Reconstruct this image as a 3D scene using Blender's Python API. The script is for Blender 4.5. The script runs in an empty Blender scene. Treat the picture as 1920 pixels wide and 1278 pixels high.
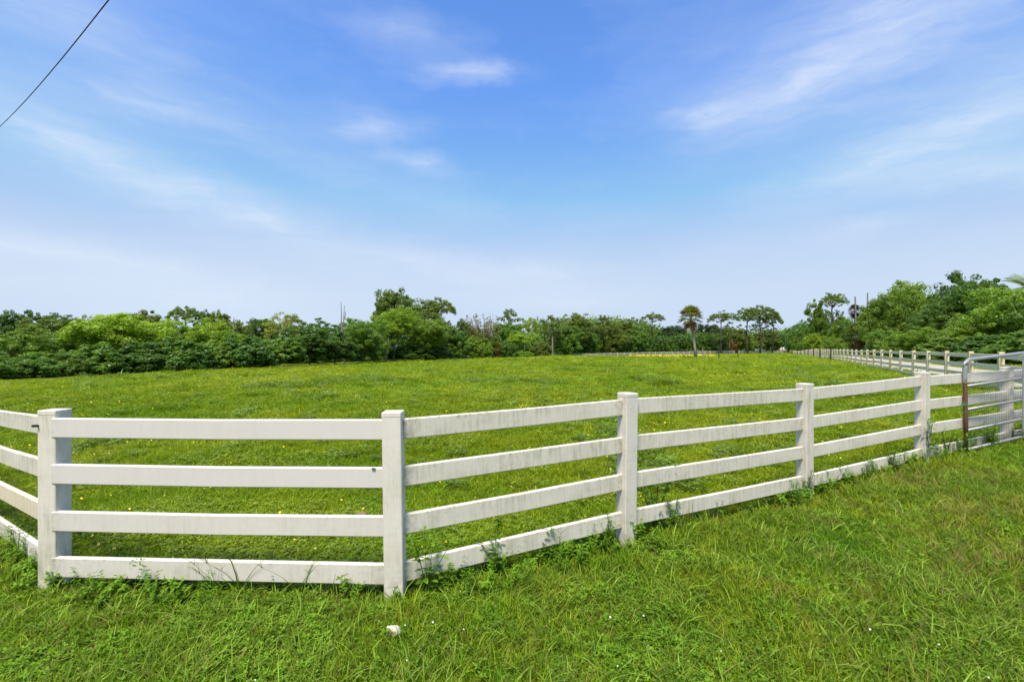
import bpy, bmesh, math, random
import numpy as np
from mathutils import Vector, Matrix, Euler

scene = bpy.context.scene
COL = scene.collection
R = math.radians
PI = math.pi

# ------------------------------------------------------------------ camera
F = 880.0            # focal length in pixels of a 1920 px wide frame
HZ = 653.0           # row of the horizon
CAMZ = 1.63
cam_d = bpy.data.cameras.new('camera')
cam = bpy.data.objects.new('camera', cam_d); COL.objects.link(cam)
cam.location = (0, 0, CAMZ); cam.rotation_euler = (R(90), 0, 0)
cam_d.sensor_width = 36; cam_d.lens = 36 * F / 1920
cam_d.shift_y = (HZ - 639) / 1920
cam_d.clip_start = 0.05; cam_d.clip_end = 6000
scene.camera = cam

# ------------------------------------------------------------------ light
SUN_EL, SUN_AZ = 64, 198       # azimuth clockwise from +Y
scene.view_settings.view_transform = 'Standard'
scene.view_settings.look = 'None'
scene.view_settings.exposure = 0.36
scene.view_settings.gamma = 1.0
scene.view_settings.use_curve_mapping = False
sd = Vector((math.sin(R(SUN_AZ)) * math.cos(R(SUN_EL)), math.cos(R(SUN_AZ)) * math.cos(R(SUN_EL)), math.sin(R(SUN_EL))))
sl = bpy.data.lights.new('sun', 'SUN'); sl.energy = 5.0; sl.angle = R(15); sl.color = (1.0, 0.91, 0.75)
so = bpy.data.objects.new('sun', sl); COL.objects.link(so)
so.rotation_euler = (-sd).to_track_quat('-Z', 'Y').to_euler(); so.location = (-20, -30, 60)

world = bpy.data.worlds.new('World'); scene.world = world; world.use_nodes = True
wt = world.node_tree; wt.nodes.clear()
SKY_STRENGTH = 0.084


class NT:
    """small helper for wiring shader nodes"""
    def __init__(s, tree): s.t = tree
    def n(s, typ, **kw):
        nd = s.t.nodes.new(typ)
        for k, v in kw.items(): setattr(nd, k, v)
        return nd
    def put(s, sock, v):
        if isinstance(v, bpy.types.NodeSocket): s.t.links.new(v, sock)
        elif v is not None: sock.default_value = v
    def math(s, op, a, b=None, c=None, clamp=False):
        nd = s.n('ShaderNodeMath', operation=op, use_clamp=clamp)
        s.put(nd.inputs[0], a)
        if b is not None: s.put(nd.inputs[1], b)
        if c is not None: s.put(nd.inputs[2], c)
        return nd.outputs[0]
    def vmath(s, op, a, b=None):
        nd = s.n('ShaderNodeVectorMath', operation=op)
        s.put(nd.inputs[0], a)
        if b is not None: s.put(nd.inputs[1], b)
        return nd.outputs[0]
    def mix(s, fac, a, b, blend='MIX'):
        nd = s.n('ShaderNodeMix', data_type='RGBA', blend_type=blend)
        s.put(nd.inputs[0], fac); s.put(nd.inputs[6], a); s.put(nd.inputs[7], b)
        return nd.outputs[2]
    def noise(s, vec, scale, detail=4, rough=.55, dist=0.0):
        nd = s.n('ShaderNodeTexNoise')
        if vec is not None: s.put(nd.inputs['Vector'], vec)
        nd.inputs['Scale'].default_value = scale; nd.inputs['Detail'].default_value = detail
        nd.inputs['Roughness'].default_value = rough; nd.inputs['Distortion'].default_value = dist
        return nd.outputs['Fac']
    def ramp(s, fac, stops):
        nd = s.n('ShaderNodeValToRGB'); e = nd.color_ramp.elements
        while len(e) < len(stops): e.new(0.5)
        for i, (p, c) in enumerate(stops):
            e[i].position = p
            e[i].color = (c, c, c, 1) if isinstance(c, (int, float)) else (*c[:3], 1)
        s.put(nd.inputs[0], fac)
        return nd.outputs[0]
    def mapping(s, vec, loc=(0, 0, 0), rot=(0, 0, 0), scale=(1, 1, 1), typ='POINT'):
        nd = s.n('ShaderNodeMapping', vector_type=typ)
        s.put(nd.inputs['Vector'], vec)
        nd.inputs['Location'].default_value = loc; nd.inputs['Rotation'].default_value = rot; nd.inputs['Scale'].default_value = scale
        return nd.outputs[0]


def build_sky():
    q = NT(wt)
    sky = q.n('ShaderNodeTexSky', sky_type='NISHITA')
    sky.sun_disc = False; sky.sun_elevation = R(SUN_EL); sky.sun_rotation = R(SUN_AZ)
    sky.air_density = 1.0; sky.dust_density = 1.2; sky.ozone_density = 2.0; sky.altitude = 0
    tc = q.n('ShaderNodeTexCoord')
    d = tc.outputs['Generated']
    sep = q.n('ShaderNodeSeparateXYZ'); q.put(sep.inputs[0], d)
    x, y, z = sep.outputs
    az = q.math('ARCTAN2', x, y)                       # 0 straight ahead, positive to the right
    el = q.math('ARCSINE', z)
    # pale towards the horizon, deep blue higher up: the same all round
    up = q.math('MAXIMUM', el, 0.0)
    hs = q.n('ShaderNodeHueSaturation'); hs.inputs['Hue'].default_value = 0.512
    hs.inputs['Saturation'].default_value = 1.22; hs.inputs['Value'].default_value = 1.0
    q.put(hs.inputs['Color'], sky.outputs[0])
    base = q.mix(1.0, hs.outputs[0], (1.60, 2.3, 2.6, 1), 'MULTIPLY')
    base = q.vmath('MINIMUM', base, (2.75, 4.7, 8.3))
    pale = q.ramp(q.math('DIVIDE', up, 0.65), [(0.0, 0.98), (0.17, 0.93), (0.26, 0.74), (0.36, 0.42), (0.48, 0.22), (0.62, 0.12), (0.80, 0.07), (1.0, 0.05)])
    white = (5.8, 6.95, 8.55, 1)
    base = q.mix(pale, base, white)
    # the thin cirrus: placed by azimuth and elevation, torn up by stretched noise
    cb = q.n('ShaderNodeCombineXYZ'); q.put(cb.inputs[0], az); q.put(cb.inputs[1], el)
    ae = cb.outputs[0]
    w1 = q.n('ShaderNodeTexNoise'); q.put(w1.inputs['Vector'], ae); w1.inputs['Scale'].default_value = 5.0; w1.inputs['Detail'].default_value = 5
    off = q.vmath('SUBTRACT', w1.outputs['Color'], (0.5, 0.5, 0.5))
    offs = q.n('ShaderNodeVectorMath', operation='MULTIPLY'); q.put(offs.inputs[0], off); offs.inputs[1].default_value = (0.10, 0.05, 0)
    aw = q.vmath('ADD', ae, offs.outputs[0])
    w2 = q.n('ShaderNodeTexNoise'); q.put(w2.inputs['Vector'], q.mapping(ae, scale=(1, 2.2, 1))); w2.inputs['Scale'].default_value = 15.0; w2.inputs['Detail'].default_value = 6; w2.inputs['Roughness'].default_value = .65
    of2 = q.n('ShaderNodeVectorMath', operation='MULTIPLY'); q.put(of2.inputs[0], q.vmath('SUBTRACT', w2.outputs['Color'], (0.5, 0.5, 0.5))); of2.inputs[1].default_value = (0.14, 0.030, 0)
    aw = q.vmath('ADD', aw, of2.outputs[0])
    streak = q.noise(q.mapping(aw, rot=(0, 0, R(-8)), scale=(5, 34, 1)), 1.0, 7, .66)
    streak = q.ramp(streak, [(0.28, 0.42), (0.72, 1.0)])
    # (azimuth, elevation, half length, half height, tilt, weight), all in radians
    B = [(-0.085, 0.532, .14, .028, 0, .50), (-0.29, 0.425, .14, .036, 5, .46), (-0.195, 0.372, .10, .024, -6, .38),
         (-0.22, 0.59, .17, .035, 0, .22),
         (0.40, 0.435, .14, .040, -6, .42), (0.55, 0.44, .27, .085, 14, .42), (0.70, 0.49, .26, .13, 24, .26),
         (0.78, 0.335, .34, .085, 10, .40), (0.80, 0.255, .22, .040, -6, .40), (0.66, 0.30, .28, .05, 12, .25), (0.66, 0.205, .10, .022, 0, .3),
         (-0.74, 0.30, .34, .060, -15, .46), (-0.50, 0.235, .32, .055, -22, .32), (-0.20, 0.175, .34, .055, -14, .34), (0.06, 0.155, .24, .04, -4, .3),
         (-0.78, 0.152, .26, .030, -3, .45), (-0.66, 0.395, .28, .045, 3, .28), (-0.75, .47, .2, .06, -10, .22),
         (-0.58, .10, .36, .075, 0, .35), (0.10, .10, .22, .03, 0, .25), (-.43, .36, .4, .09, -12, .10), (-.75, .52, .45, .22, 0, .13), (.72, .56, .50, .22, 10, .19)]
    acc = None
    for (a, e, la, le, t, wgt) in B:
        g = q.n('ShaderNodeTexGradient', gradient_type='QUADRATIC_SPHERE')
        q.put(g.inputs[0], q.mapping(aw, loc=(a, e, 0), rot=(0, 0, R(t)), scale=(la * 1.35, le * 1.5, 1), typ='TEXTURE'))
        v = q.math('MULTIPLY', g.outputs['Fac'], wgt * 1.35)
        acc = v if acc is None else q.math('ADD', acc, v)
    veil = q.noise(q.mapping(aw, rot=(0, 0, R(-14)), scale=(1.6, 5, 1)), 1.0, 5, .6)
    veil = q.math('MULTIPLY', q.ramp(veil, [(0.46, 0.0), (0.78, 1.0)]), 0.20)
    cloud = q.math('ADD', q.math('MULTIPLY', acc, streak), veil, clamp=True)
    col = q.mix(cloud, base, (7.6, 8.35, 9.4, 1))
    bg = q.n('ShaderNodeBackground'); q.put(bg.inputs['Color'], col); bg.inputs['Strength'].default_value = SKY_STRENGTH
    out = q.n('ShaderNodeOutputWorld'); wt.links.new(bg.outputs[0], out.inputs[0])


build_sky()

# ------------------------------------------------------------------ ground shape
def ss(v, a, b):
    t = np.clip((np.asarray(v, float) - a) / (b - a), 0, 1)
    return t * t * (3 - 2 * t)


RF0 = np.array([19.24, 22.5]); RFD = np.array([.551, 1.0]); RFD = RFD / np.linalg.norm(RFD)   # right-hand fence line
RFN = np.array([RFD[1], -RFD[0]])
CORNER = np.array([101.6, 172.0])
FARL = np.array([10.1, 120.0])


def ground(x, y):
    x = np.asarray(x, float); y = np.asarray(y, float)
    g = .10 * ss(x, 2.5, 6.5) + .22 * ss(y, 5, 14)
    px = x / np.maximum(y, 1.0)
    far = ss(y, 70, 128)
    left = 1 - ss(px, .05, .55)
    g = g - far * (.55 + .75 * left)
    g = g + .75 * ss(y - 172, 2, 10) * ss(px, .45, .55)
    g = g - .075 * (1 - ss(x, 2.0, 5.0)) * (1 - ss(y, 5.0, 8.0))
    g = g - .26 * ss(-x, 3.3, 9.5) * (1 - ss(y, 9, 16)) * ss(y, 1, 4)
    g = g + .03 * np.sin(x * .31 + 1.3) * np.sin(y * .23 + .4) * ss(y, 10, 30)
    return g


def gz(x, y): return float(ground(x, y))


def at(px, d): return ((px - 960) / F * d, d)


# ------------------------------------------------------------------ object helpers
def link(name, me, mat=None, parent=None, loc=None, rot=None):
    o = bpy.data.objects.new(name, me); COL.objects.link(o)
    if mat is not None and me is not None and not me.materials: me.materials.append(mat)
    if parent is not None: o.parent = parent
    if loc is not None: o.location = loc
    if rot is not None: o.rotation_euler = rot
    return o


def tag(o, label=None, cat=None, group=None, kind=None):
    if label: o['label'] = label
    if cat: o['category'] = cat
    if group: o['group'] = group
    if kind: o['kind'] = kind
    return o


def empty(name, loc, rz=0.0):
    o = bpy.data.objects.new(name, None); COL.objects.link(o)
    o.empty_display_size = .2; o.location = loc; o.rotation_euler = (0, 0, rz)
    return o


def np_mesh(name, verts, faces, smooth=False, var=None, col=None):
    """faces: (N,k) int array or list of such arrays"""
    me = bpy.data.meshes.new(name)
    if not isinstance(faces, list): faces = [faces]
    faces = [np.asarray(f, np.int32) for f in faces if len(f)]
    verts = np.asarray(verts, np.float32)
    loops = np.concatenate([f.ravel() for f in faces])
    sizes = np.concatenate([np.full(len(f), f.shape[1], np.int32) for f in faces])
    starts = np.concatenate([[0], np.cumsum(sizes)[:-1]]).astype(np.int32)
    me.vertices.add(len(verts)); me.vertices.foreach_set('co', verts.ravel())
    me.loops.add(len(loops)); me.loops.foreach_set('vertex_index', loops)
    me.polygons.add(len(sizes)); me.polygons.foreach_set('loop_start', starts)
    try: me.polygons.foreach_set('loop_total', sizes)
    except Exception: pass
    me.polygons.foreach_set('use_smooth', np.full(len(sizes), bool(smooth)))
    if var is not None:
        a = me.attributes.new('var', 'FLOAT', 'FACE'); a.data.foreach_set('value', np.asarray(var, np.float32))
    me.update(calc_edges=True)
    return me


def box_bm(bm, x0, x1, y0, y1, z0, z1, bevel=0.0):
    g = bmesh.ops.create_cube(bm, size=1.0)
    vs = g['verts']
    for v in vs:
        v.co = Vector((x0 + (v.co.x + .5) * (x1 - x0), y0 + (v.co.y + .5) * (y1 - y0), z0 + (v.co.z + .5) * (z1 - z0)))
    if bevel > 0:
        es = list({e for v in vs for e in v.link_edges})
        bmesh.ops.bevel(bm, geom=es, offset=bevel, segments=1, affect='EDGES', profile=.7)


def bm_mesh(name, bm, smooth=False):
    me = bpy.data.meshes.new(name); bm.normal_update(); bm.to_mesh(me); bm.free()
    if smooth:
        for p in me.polygons: p.use_smooth = True
    return me


def tubes(paths, sides=7):
    """paths: list of [(point, radius), ...]; returns verts, faces (quads)"""
    V, Q = [], []
    base = 0
    for path in paths:
        P = [np.array(p, float) for p, r in path]; Rr = [r for p, r in path]
        n = len(P)
        for i in range(n):
            t = P[min(i + 1, n - 1)] - P[max(i - 1, 0)]
            t = t / (np.linalg.norm(t) + 1e-9)
            a = np.cross(t, [0, 0, 1.0]) if abs(t[2]) < .9 else np.cross(t, [1.0, 0, 0])
            a /= np.linalg.norm(a); b = np.cross(t, a)
            for k in range(sides):
                th = 2 * PI * k / sides
                V.append(P[i] + Rr[i] * (math.cos(th) * a + math.sin(th) * b))
        for i in range(n - 1):
            for k in range(sides):
                k2 = (k + 1) % sides
                Q.append((base + i * sides + k, base + i * sides + k2, base + (i + 1) * sides + k2, base + (i + 1) * sides + k))
        # end caps, as fans of quads/tris folded into triangles list by repeating the centre
        V.append(P[0]); V.append(P[-1])
        c0, c1 = base + n * sides, base + n * sides + 1
        for k in range(sides):
            k2 = (k + 1) % sides
            Q.append((base + k2, base + k, c0, -1))
            Q.append((base + (n - 1) * sides + k, base + (n - 1) * sides + k2, c1, -1))
        base += n * sides + 2
    return V, Q


def tube_mesh(name, paths, sides=7, smooth=True):
    V, Q = tubes(paths, sides)
    q = np.array([f for f in Q if f[3] >= 0], np.int32).reshape(-1, 4)
    t = np.array([f[:3] for f in Q if f[3] < 0], np.int32).reshape(-1, 3)
    return np_mesh(name, V, [q, t], smooth)


# ------------------------------------------------------------------ materials
def new_mat(name):
    m = bpy.data.materials.new(name); m.use_nodes = True
    t = m.node_tree; t.nodes.clear()
    return m, NT(t)


def finish(m, q, bsdf):
    out = q.n('ShaderNodeOutputMaterial'); q.t.links.new(bsdf, out.inputs[0])
    return m


def principled(q, col, rough=.6, spec=.3, metal=0.0, normal=None):
    b = q.n('ShaderNodeBsdfPrincipled')
    q.put(b.inputs['Base Color'], col); q.put(b.inputs['Roughness'], rough)
    b.inputs['Specular IOR Level'].default_value = spec; q.put(b.inputs['Metallic'], metal)
    if normal is not None: q.put(b.inputs['Normal'], normal)
    return b.outputs[0]


def bump(q, h, strength=.3, dist=.01):
    b = q.n('ShaderNodeBump'); b.inputs['Strength'].default_value = strength; b.inputs['Distance'].default_value = dist
    q.put(b.inputs['Height'], h)
    return b.outputs[0]


def mat_vinyl():
    """weathered white vinyl; the object's colour tints it and its alpha says how mildewed it is"""
    m, q = new_mat('weathered_vinyl')
    tc = q.n('ShaderNodeTexCoord'); oi = q.n('ShaderNodeObjectInfo')
    p = tc.outputs['Object']
    offv = q.n('ShaderNodeCombineXYZ')
    for i, k in enumerate((37.0, 19.0, 53.0)): q.put(offv.inputs[i], q.math('MULTIPLY', oi.outputs['Random'], k))
    p = q.vmath('ADD', p, offv.outputs[0])
    streak = q.noise(q.mapping(p, scale=(34, 34, 3.0)), 1.0, 5, .7)          # run-off marks, vertical
    streak = q.ramp(streak, [(.44, 0), (.72, 1)])
    blot = q.ramp(q.noise(q.mapping(p, scale=(2.2, 2.2, 5)), 1.0, 4, .6), [(.30, .1), (.58, 1)])
    speck = q.ramp(q.noise(p, 95, 3, .6), [(.66, 0), (.74, 1)])
    fine = q.ramp(q.noise(p, 30, 5, .7), [(.35, 0), (.75, 1)])
    amt = oi.outputs['Alpha']
    white = q.mix(1.0, (.715, .66, .62, 1), oi.outputs['Color'], 'MULTIPLY')
    d1 = q.math('MULTIPLY', q.math('MULTIPLY', q.math('ADD', q.math('MULTIPLY', streak, .85), q.math('MULTIPLY', fine, .5)), blot), amt)
    c = q.mix(q.math('MULTIPLY', d1, 1.0, clamp=True), white, (.36, .335, .235, 1))
    c = q.mix(q.math('MULTIPLY', q.math('MULTIPLY', speck, blot), q.math('MULTIPLY', amt, .8), clamp=True), c, (.12, .115, .085, 1))
    ge = q.n('ShaderNodeAttribute', attribute_name='grime')
    c = q.mix(q.math('MULTIPLY', q.math('MULTIPLY', ge.outputs['Fac'], q.ramp(fine, [(.25, .25), (.7, 1)])), q.math('MULTIPLY', amt, .95), clamp=True), c, (.17, .165, .11, 1))
    zz = q.n('ShaderNodeSeparateXYZ'); q.put(zz.inputs[0], tc.outputs['Object'])
    mud = q.ramp(q.math('ADD', zz.outputs[2], q.math('MULTIPLY', q.math('SUBTRACT', fine, .5), .22)), [(0.0, 0), (.03, 1), (.12, .75), (.38, 0)])
    c = q.mix(q.math('MULTIPLY', q.math('MULTIPLY', mud, q.ramp(fine, [(.2, .3), (.8, 1)])), q.math('MULTIPLY', amt, .8), clamp=True), c, (.30, .275, .16, 1))
    film = q.noise(p, 3.5, 3, .5)
    c = q.mix(q.math('MULTIPLY', film, q.math('MULTIPLY', amt, .22)), c, (.54, .53, .41, 1))
    n = bump(q, q.noise(p, 9, 3, .5), .06, .02)
    return finish(m, q, principled(q, c, q.math('ADD', q.math('MULTIPLY', fine, .25), .45), .35, 0, n))


def mat_leaf(name, per_object=True, lo=.55, span=.9, base=(.07, .14, .02), trans=.42, gloss=.25, pos_noise=None, hue_a=(.05, .11, .014), hue_b=(.14, .17, .03)):
    """foliage: colour per object (or between two greens by place), varied leaf by leaf"""
    m, q = new_mat(name)
    at_ = q.n('ShaderNodeAttribute', attribute_name='var'); v = at_.outputs['Fac']
    oi = q.n('ShaderNodeObjectInfo')
    if per_object:
        c = oi.outputs['Color']
    else:
        c = (*base, 1)
    if pos_noise:
        g = q.n('ShaderNodeNewGeometry')
        n1 = q.noise(g.outputs['Position'], pos_noise[0], 3, .6)
        n2 = q.noise(g.outputs['Position'], pos_noise[1], 2, .5)
        f = q.ramp(q.math('ADD', q.math('MULTIPLY', n1, .6), q.math('MULTIPLY', n2, .4)), [(.38, 0), (.62, 1)])
        c = q.mix(f, (*hue_a, 1), (*hue_b, 1))
    val = q.math('ADD', q.math('MULTIPLY', v, span), lo)
    if not per_object:
        val = q.math('MULTIPLY', val, q.math('ADD', q.math('MULTIPLY', oi.outputs['Random'], .5), .75))
    vv = q.n('ShaderNodeCombineColor')
    for i, k in enumerate((1.08, 1.0, .9)): q.put(vv.inputs[i], q.math('MULTIPLY', val, k))
    c = q.mix(1.0, c, vv.outputs[0], 'MULTIPLY')
    # a few yellowing leaves
    old = q.ramp(v, [(.955, 0), (.97, 1)])
    c = q.mix(q.math('MULTIPLY', old, .45), c, (.23, .20, .05, 1))
    d = q.n('ShaderNodeBsdfDiffuse'); q.put(d.inputs[0], c)
    t = q.n('ShaderNodeBsdfTranslucent'); tcol = q.mix(1.0, c, (1.20, 1.15, .60, 1), 'MULTIPLY'); q.put(t.inputs[0], tcol)
    mx = q.n('ShaderNodeMixShader'); mx.inputs[0].default_value = trans
    q.t.links.new(d.outputs[0], mx.inputs[1]); q.t.links.new(t.outputs[0], mx.inputs[2])
    gl = q.n('ShaderNodeBsdfGlossy'); gl.inputs['Roughness'].default_value = .45; gl.inputs['Color'].default_value = (1, 1, 1, 1)
    fr = q.n('ShaderNodeFresnel'); fr.inputs[0].default_value = 1.4
    mg = q.n('ShaderNodeMixShader'); q.put(mg.inputs[0], q.math('MULTIPLY', fr.outputs[0], gloss))
    q.t.links.new(mx.outputs[0], mg.inputs[1]); q.t.links.new(gl.outputs[0], mg.inputs[2])
    return finish(m, q, mg.outputs[0])


def mat_bark(name, a, b, scale=6):
    m, q = new_mat(name)
    tc = q.n('ShaderNodeTexCoord')
    f = q.noise(q.mapping(tc.outputs['Object'], scale=(3, 3, .7)), scale, 6, .7)
    c = q.mix(q.ramp(f, [(.3, 0), (.7, 1)]), (*a, 1), (*b, 1))
    return finish(m, q, principled(q, c, .9, .1, 0, bump(q, f, .6, .05)))


def mat_plain(name, col, rough=.6, spec=.3, metal=0.0, vary=.15, scale=8):
    m, q = new_mat(name)
    tc = q.n('ShaderNodeTexCoord')
    f = q.noise(tc.outputs['Object'], scale, 4, .6)
    lo = tuple(max(0, c * (1 - vary)) for c in col); hi = tuple(c * (1 + vary) for c in col)
    return finish(m, q, principled(q, q.mix(f, (*lo, 1), (*hi, 1)), rough, spec, metal))


def mat_ground():
    m, q = new_mat('pasture_turf')
    g = q.n('ShaderNodeNewGeometry'); p = g.outputs['Position']
    n1 = q.noise(p, .25, 6, .65); n2 = q.noise(p, 3.0, 5, .7); n3 = q.noise(p, 22, 4, .7)
    c = q.mix(q.ramp(n1, [(.35, 0), (.65, 1)]), (.085, .135, .012, 1), (.14, .175, .018, 1))
    c = q.mix(q.ramp(n2, [(.40, 0), (.70, .75)]), c, (.055, .085, .012, 1))
    c = q.mix(q.ramp(n3, [(.45, 0), (.75, .6)]), c, (.06, .045, .022, 1))
    return finish(m, q, principled(q, c, .95, .05, 0, bump(q, q.math('ADD', n2, n3), .8, .05)))


def mat_lane():
    m, q = new_mat('shell_gravel')
    g = q.n('ShaderNodeNewGeometry'); p = g.outputs['Position']
    n = q.noise(p, 5, 6, .75); n2 = q.noise(p, .6, 4, .6)
    c = q.mix(q.ramp(n, [(.3, 0), (.7, 1)]), (.34, .31, .25, 1), (.48, .45, .38, 1))
    c = q.mix(q.ramp(n2, [(.5, 0), (.75, .7)]), c, (.30, .25, .16, 1))
    return finish(m, q, principled(q, c, .95, .1, 0, bump(q, n, .5, .03)))


def mat_gate():
    m, q = new_mat('galvanised_tube')
    tc = q.n('ShaderNodeTexCoord'); p = tc.outputs['Object']
    n = q.noise(p, 14, 5, .7)
    c = q.mix(q.ramp(n, [(.3, 0), (.7, 1)]), (.24, .25, .27, 1), (.40, .41, .43, 1))
    return finish(m, q, principled(q, c, .45, .4, .35))


def mat_rust():
    m, q = new_mat('rusting_tube')
    tc = q.n('ShaderNodeTexCoord'); p = tc.outputs['Object']
    sep = q.n('ShaderNodeSeparateXYZ'); q.put(sep.inputs[0], p)
    n = q.noise(p, 11, 6, .75)
    h = q.math('ADD', sep.outputs[2], q.math('MULTIPLY', q.math('SUBTRACT', n, .5), .55))
    f = q.ramp(h, [(.98, 1), (1.08, 0)])                       # rust has eaten the lower metre of the upright
    n2 = q.noise(p, 60, 4, .7)
    rust = q.mix(q.ramp(n2, [(.3, 0), (.7, 1)]), (.10, .044, .026, 1), (.175, .080, .048, 1))
    steel = q.mix(n, (.22, .23, .25, 1), (.40, .41, .43, 1))
    c = q.mix(f, steel, rust)
    return finish(m, q, principled(q, c, q.math('ADD', q.math('MULTIPLY', f, .4), .45), .3, q.math('MULTIPLY', q.math('SUBTRACT', 1.0, f), .35)))


M = {
    'vinyl': mat_vinyl(),
    'leaf': mat_leaf('tree_leaves', True, trans=.50, gloss=.06),
    'needle': mat_leaf('pine_needles', True, trans=.42, gloss=.05),
    'grass': mat_leaf('grass_blades', False, .30, 1.4, trans=.40, gloss=.05, pos_noise=(.9, 6.0), hue_a=(.108, .252, .012), hue_b=(.235, .325, .020)),
    'meadow': mat_leaf('meadow_grass', False, trans=.40, gloss=.04, pos_noise=(.12, .8), hue_a=(.150, .290, .012), hue_b=(.290, .370, .016)),
    'broad': mat_leaf('clover_leaves', False, base=(.130, .270, .018), trans=.38, gloss=.02),
    'tall': mat_leaf('tall_grass', False, .45, 1.15, base=(.215, .345, .05), trans=.42, gloss=.05),
    'straw': mat_leaf('dry_straw', False, base=(.30, .25, .10), trans=.42, gloss=.05),
    'darkweed': mat_leaf('dark_weeds', False, base=(.16, .27, .014), trans=.35, gloss=.06),
    'bark': mat_bark('grey_bark', (.10, .085, .065), (.25, .22, .18)),
    'palebark': mat_bark('pale_palm_bark', (.22, .19, .15), (.42, .38, .32), 9),
    'deadwood': mat_bark('bleached_dead_wood', (.16, .14, .12), (.34, .31, .28)),
    'darkwood': mat_bark('dark_wood', (.025, .022, .02), (.075, .065, .055)),
    'ground': mat_ground(), 'lane': mat_lane(), 'gate': mat_gate(), 'rust': mat_rust(),
    'cable': mat_plain('black_cable', (.012, .012, .014), .6),
    'black': mat_plain('black_plastic', (.015, .015, .016), .5),
    'twine': mat_plain('green_twine', (.03, .30, .13), .7),
    'wire': mat_plain('dull_wire', (.16, .16, .17), .5, .4, .6),
    'stone': mat_plain('pale_limestone', (.60, .56, .44), .9, .1, 0, .28, 22),
    'clod': mat_plain('brown_stone', (.19, .145, .085), .95, .1, 0, .3, 18),
    'yellow': mat_plain('yellow_petals', (.80, .64, .05), .6, .2),
    'whitepetal': mat_plain('white_petals', (.78, .77, .70), .6, .2),
    'carwhite': mat_plain('white_car_paint', (.78, .78, .79), .25, .5, 0, .03),
    'glass': mat_plain('dark_car_glass', (.02, .025, .03), .1, .6),
    'tyre': mat_plain('tyre_rubber', (.02, .02, .02), .8),
}

# ------------------------------------------------------------------ ground
def build_ground():
    a = np.concatenate([np.linspace(-2600, -260, 14), np.linspace(-200, -34, 40), np.linspace(-30, 40, 141), np.linspace(43, 320, 80), np.linspace(380, 2600, 14)])
    b = np.concatenate([np.linspace(-600, -20, 10), np.linspace(-10, 34, 110), np.linspace(36, 320, 150), np.linspace(360, 3000, 16)])
    X, Y = np.meshgrid(a, b); Z = ground(X, Y)
    rng = np.random.default_rng(3)
    Z = Z + rng.normal(0, .006, Z.shape) * (Y < 40)
    V = np.stack([X, Y, Z], -1).reshape(-1, 3)
    nx, ny = len(a), len(b)
    i = np.arange(nx * ny).reshape(ny, nx)
    Q = np.stack([i[:-1, :-1], i[:-1, 1:], i[1:, 1:], i[1:, :-1]], -1).reshape(-1, 4)
    tag(link('ground', np_mesh('ground', V, Q, True), M['ground']), kind='structure')
    # the gravel lane beyond the right-hand fence
    V, Q = [], []
    ts = np.linspace(-40, 200, 121)
    for t in ts:
        for o in (1.3, 2.2, 3.3, 4.6, 5.6):
            w = .25 * math.sin(t * .4 + o)
            p = RF0 + RFD * t + RFN * (o + w * .4)
            V.append((p[0], p[1], gz(*p) + .02))
    for k in range(len(ts) - 1):
        for j in range(4):
            Q.append((k * 5 + j, k * 5 + j + 1, (k + 1) * 5 + j + 1, (k + 1) * 5 + j))
    tag(link('gravel_lane', np_mesh('gravel_lane', V, np.array(Q), True), M['lane']), kind='structure')


build_ground()

# ------------------------------------------------------------------ fences
RAIL_H, RAIL_T, POST_W = .137, .040, .127
RAIL_TOP = [1.151 - .325 * k for k in range(4)]       # top edge of each rail above the ground
POST_TOP = 1.205


def post_mesh():
    bm = bmesh.new(); h = POST_W / 2
    box_bm(bm, -h, h, -h, h, -.25, POST_TOP - .028, .005)
    return bm_mesh('post', bm)


def cap_mesh():
    bm = bmesh.new(); h = POST_W / 2 + .0015
    box_bm(bm, -h, h, -h, h, POST_TOP - .036, POST_TOP, .005)
    # a very low pyramid on top
    top = [f for f in bm.faces if f.normal.z > .9 and f.calc_center_median().z > POST_TOP - .004]
    for f in top:
        r = bmesh.ops.poke(bm, faces=[f])
        for v in r['verts']: v.co.z += .006
    return bm_mesh('post_cap', bm)


POST_ME, CAP_ME = post_mesh(), cap_mesh()
POST_ME.materials.append(M['vinyl']); CAP_ME.materials.append(M['vinyl'])
frng = random.Random(5)


def add_post(fence, x, y, g, rz, tint=(1, 1, 1, .5), lean=(0, 0)):
    p = link('post', POST_ME, None, fence, (x, y, g), (lean[0], lean[1], rz)); p.color = tint
    c = link('post_cap', CAP_ME, None, p); c.color = tint
    return p


def rail_mesh(L, bow=0.0):
    """rail along local x from 0 to L, z measured from its top edge; a slight sag in the middle"""
    ts = [0, .035 / L, .11 / L, .5, 1 - .11 / L, 1 - .035 / L, 1] if L < 6 else [0, .5, 1]
    gr = [1, .6, 0, 0, 0, .6, 1] if L < 6 else [0, 0, 0]
    n = len(ts)
    hw, r = RAIL_T / 2, .006
    prof = [(-hw + r, 0), (hw - r, 0), (hw, -r), (hw, -RAIL_H + r), (hw - r, -RAIL_H), (-hw + r, -RAIL_H), (-hw, -RAIL_H + r), (-hw, -r)]
    V, Q = [], []
    for i in range(n):
        t = ts[i]
        for (a, b) in prof: V.append((L * t, a, b - bow * 4 * t * (1 - t)))
    k = len(prof)
    for i in range(n - 1):
        for j in range(k):
            j2 = (j + 1) % k
            Q.append((i * k + j, i * k + j2, (i + 1) * k + j2, (i + 1) * k + j))
    caps = np.array([list(range(k))[::-1], [(n - 1) * k + j for j in range(k)]])
    me = np_mesh('rail', V, [np.array(Q), caps])
    at_ = me.attributes.new('grime', 'FLOAT', 'POINT'); at_.data.foreach_set('value', np.repeat(np.array(gr, np.float32), k))
    return me


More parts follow.
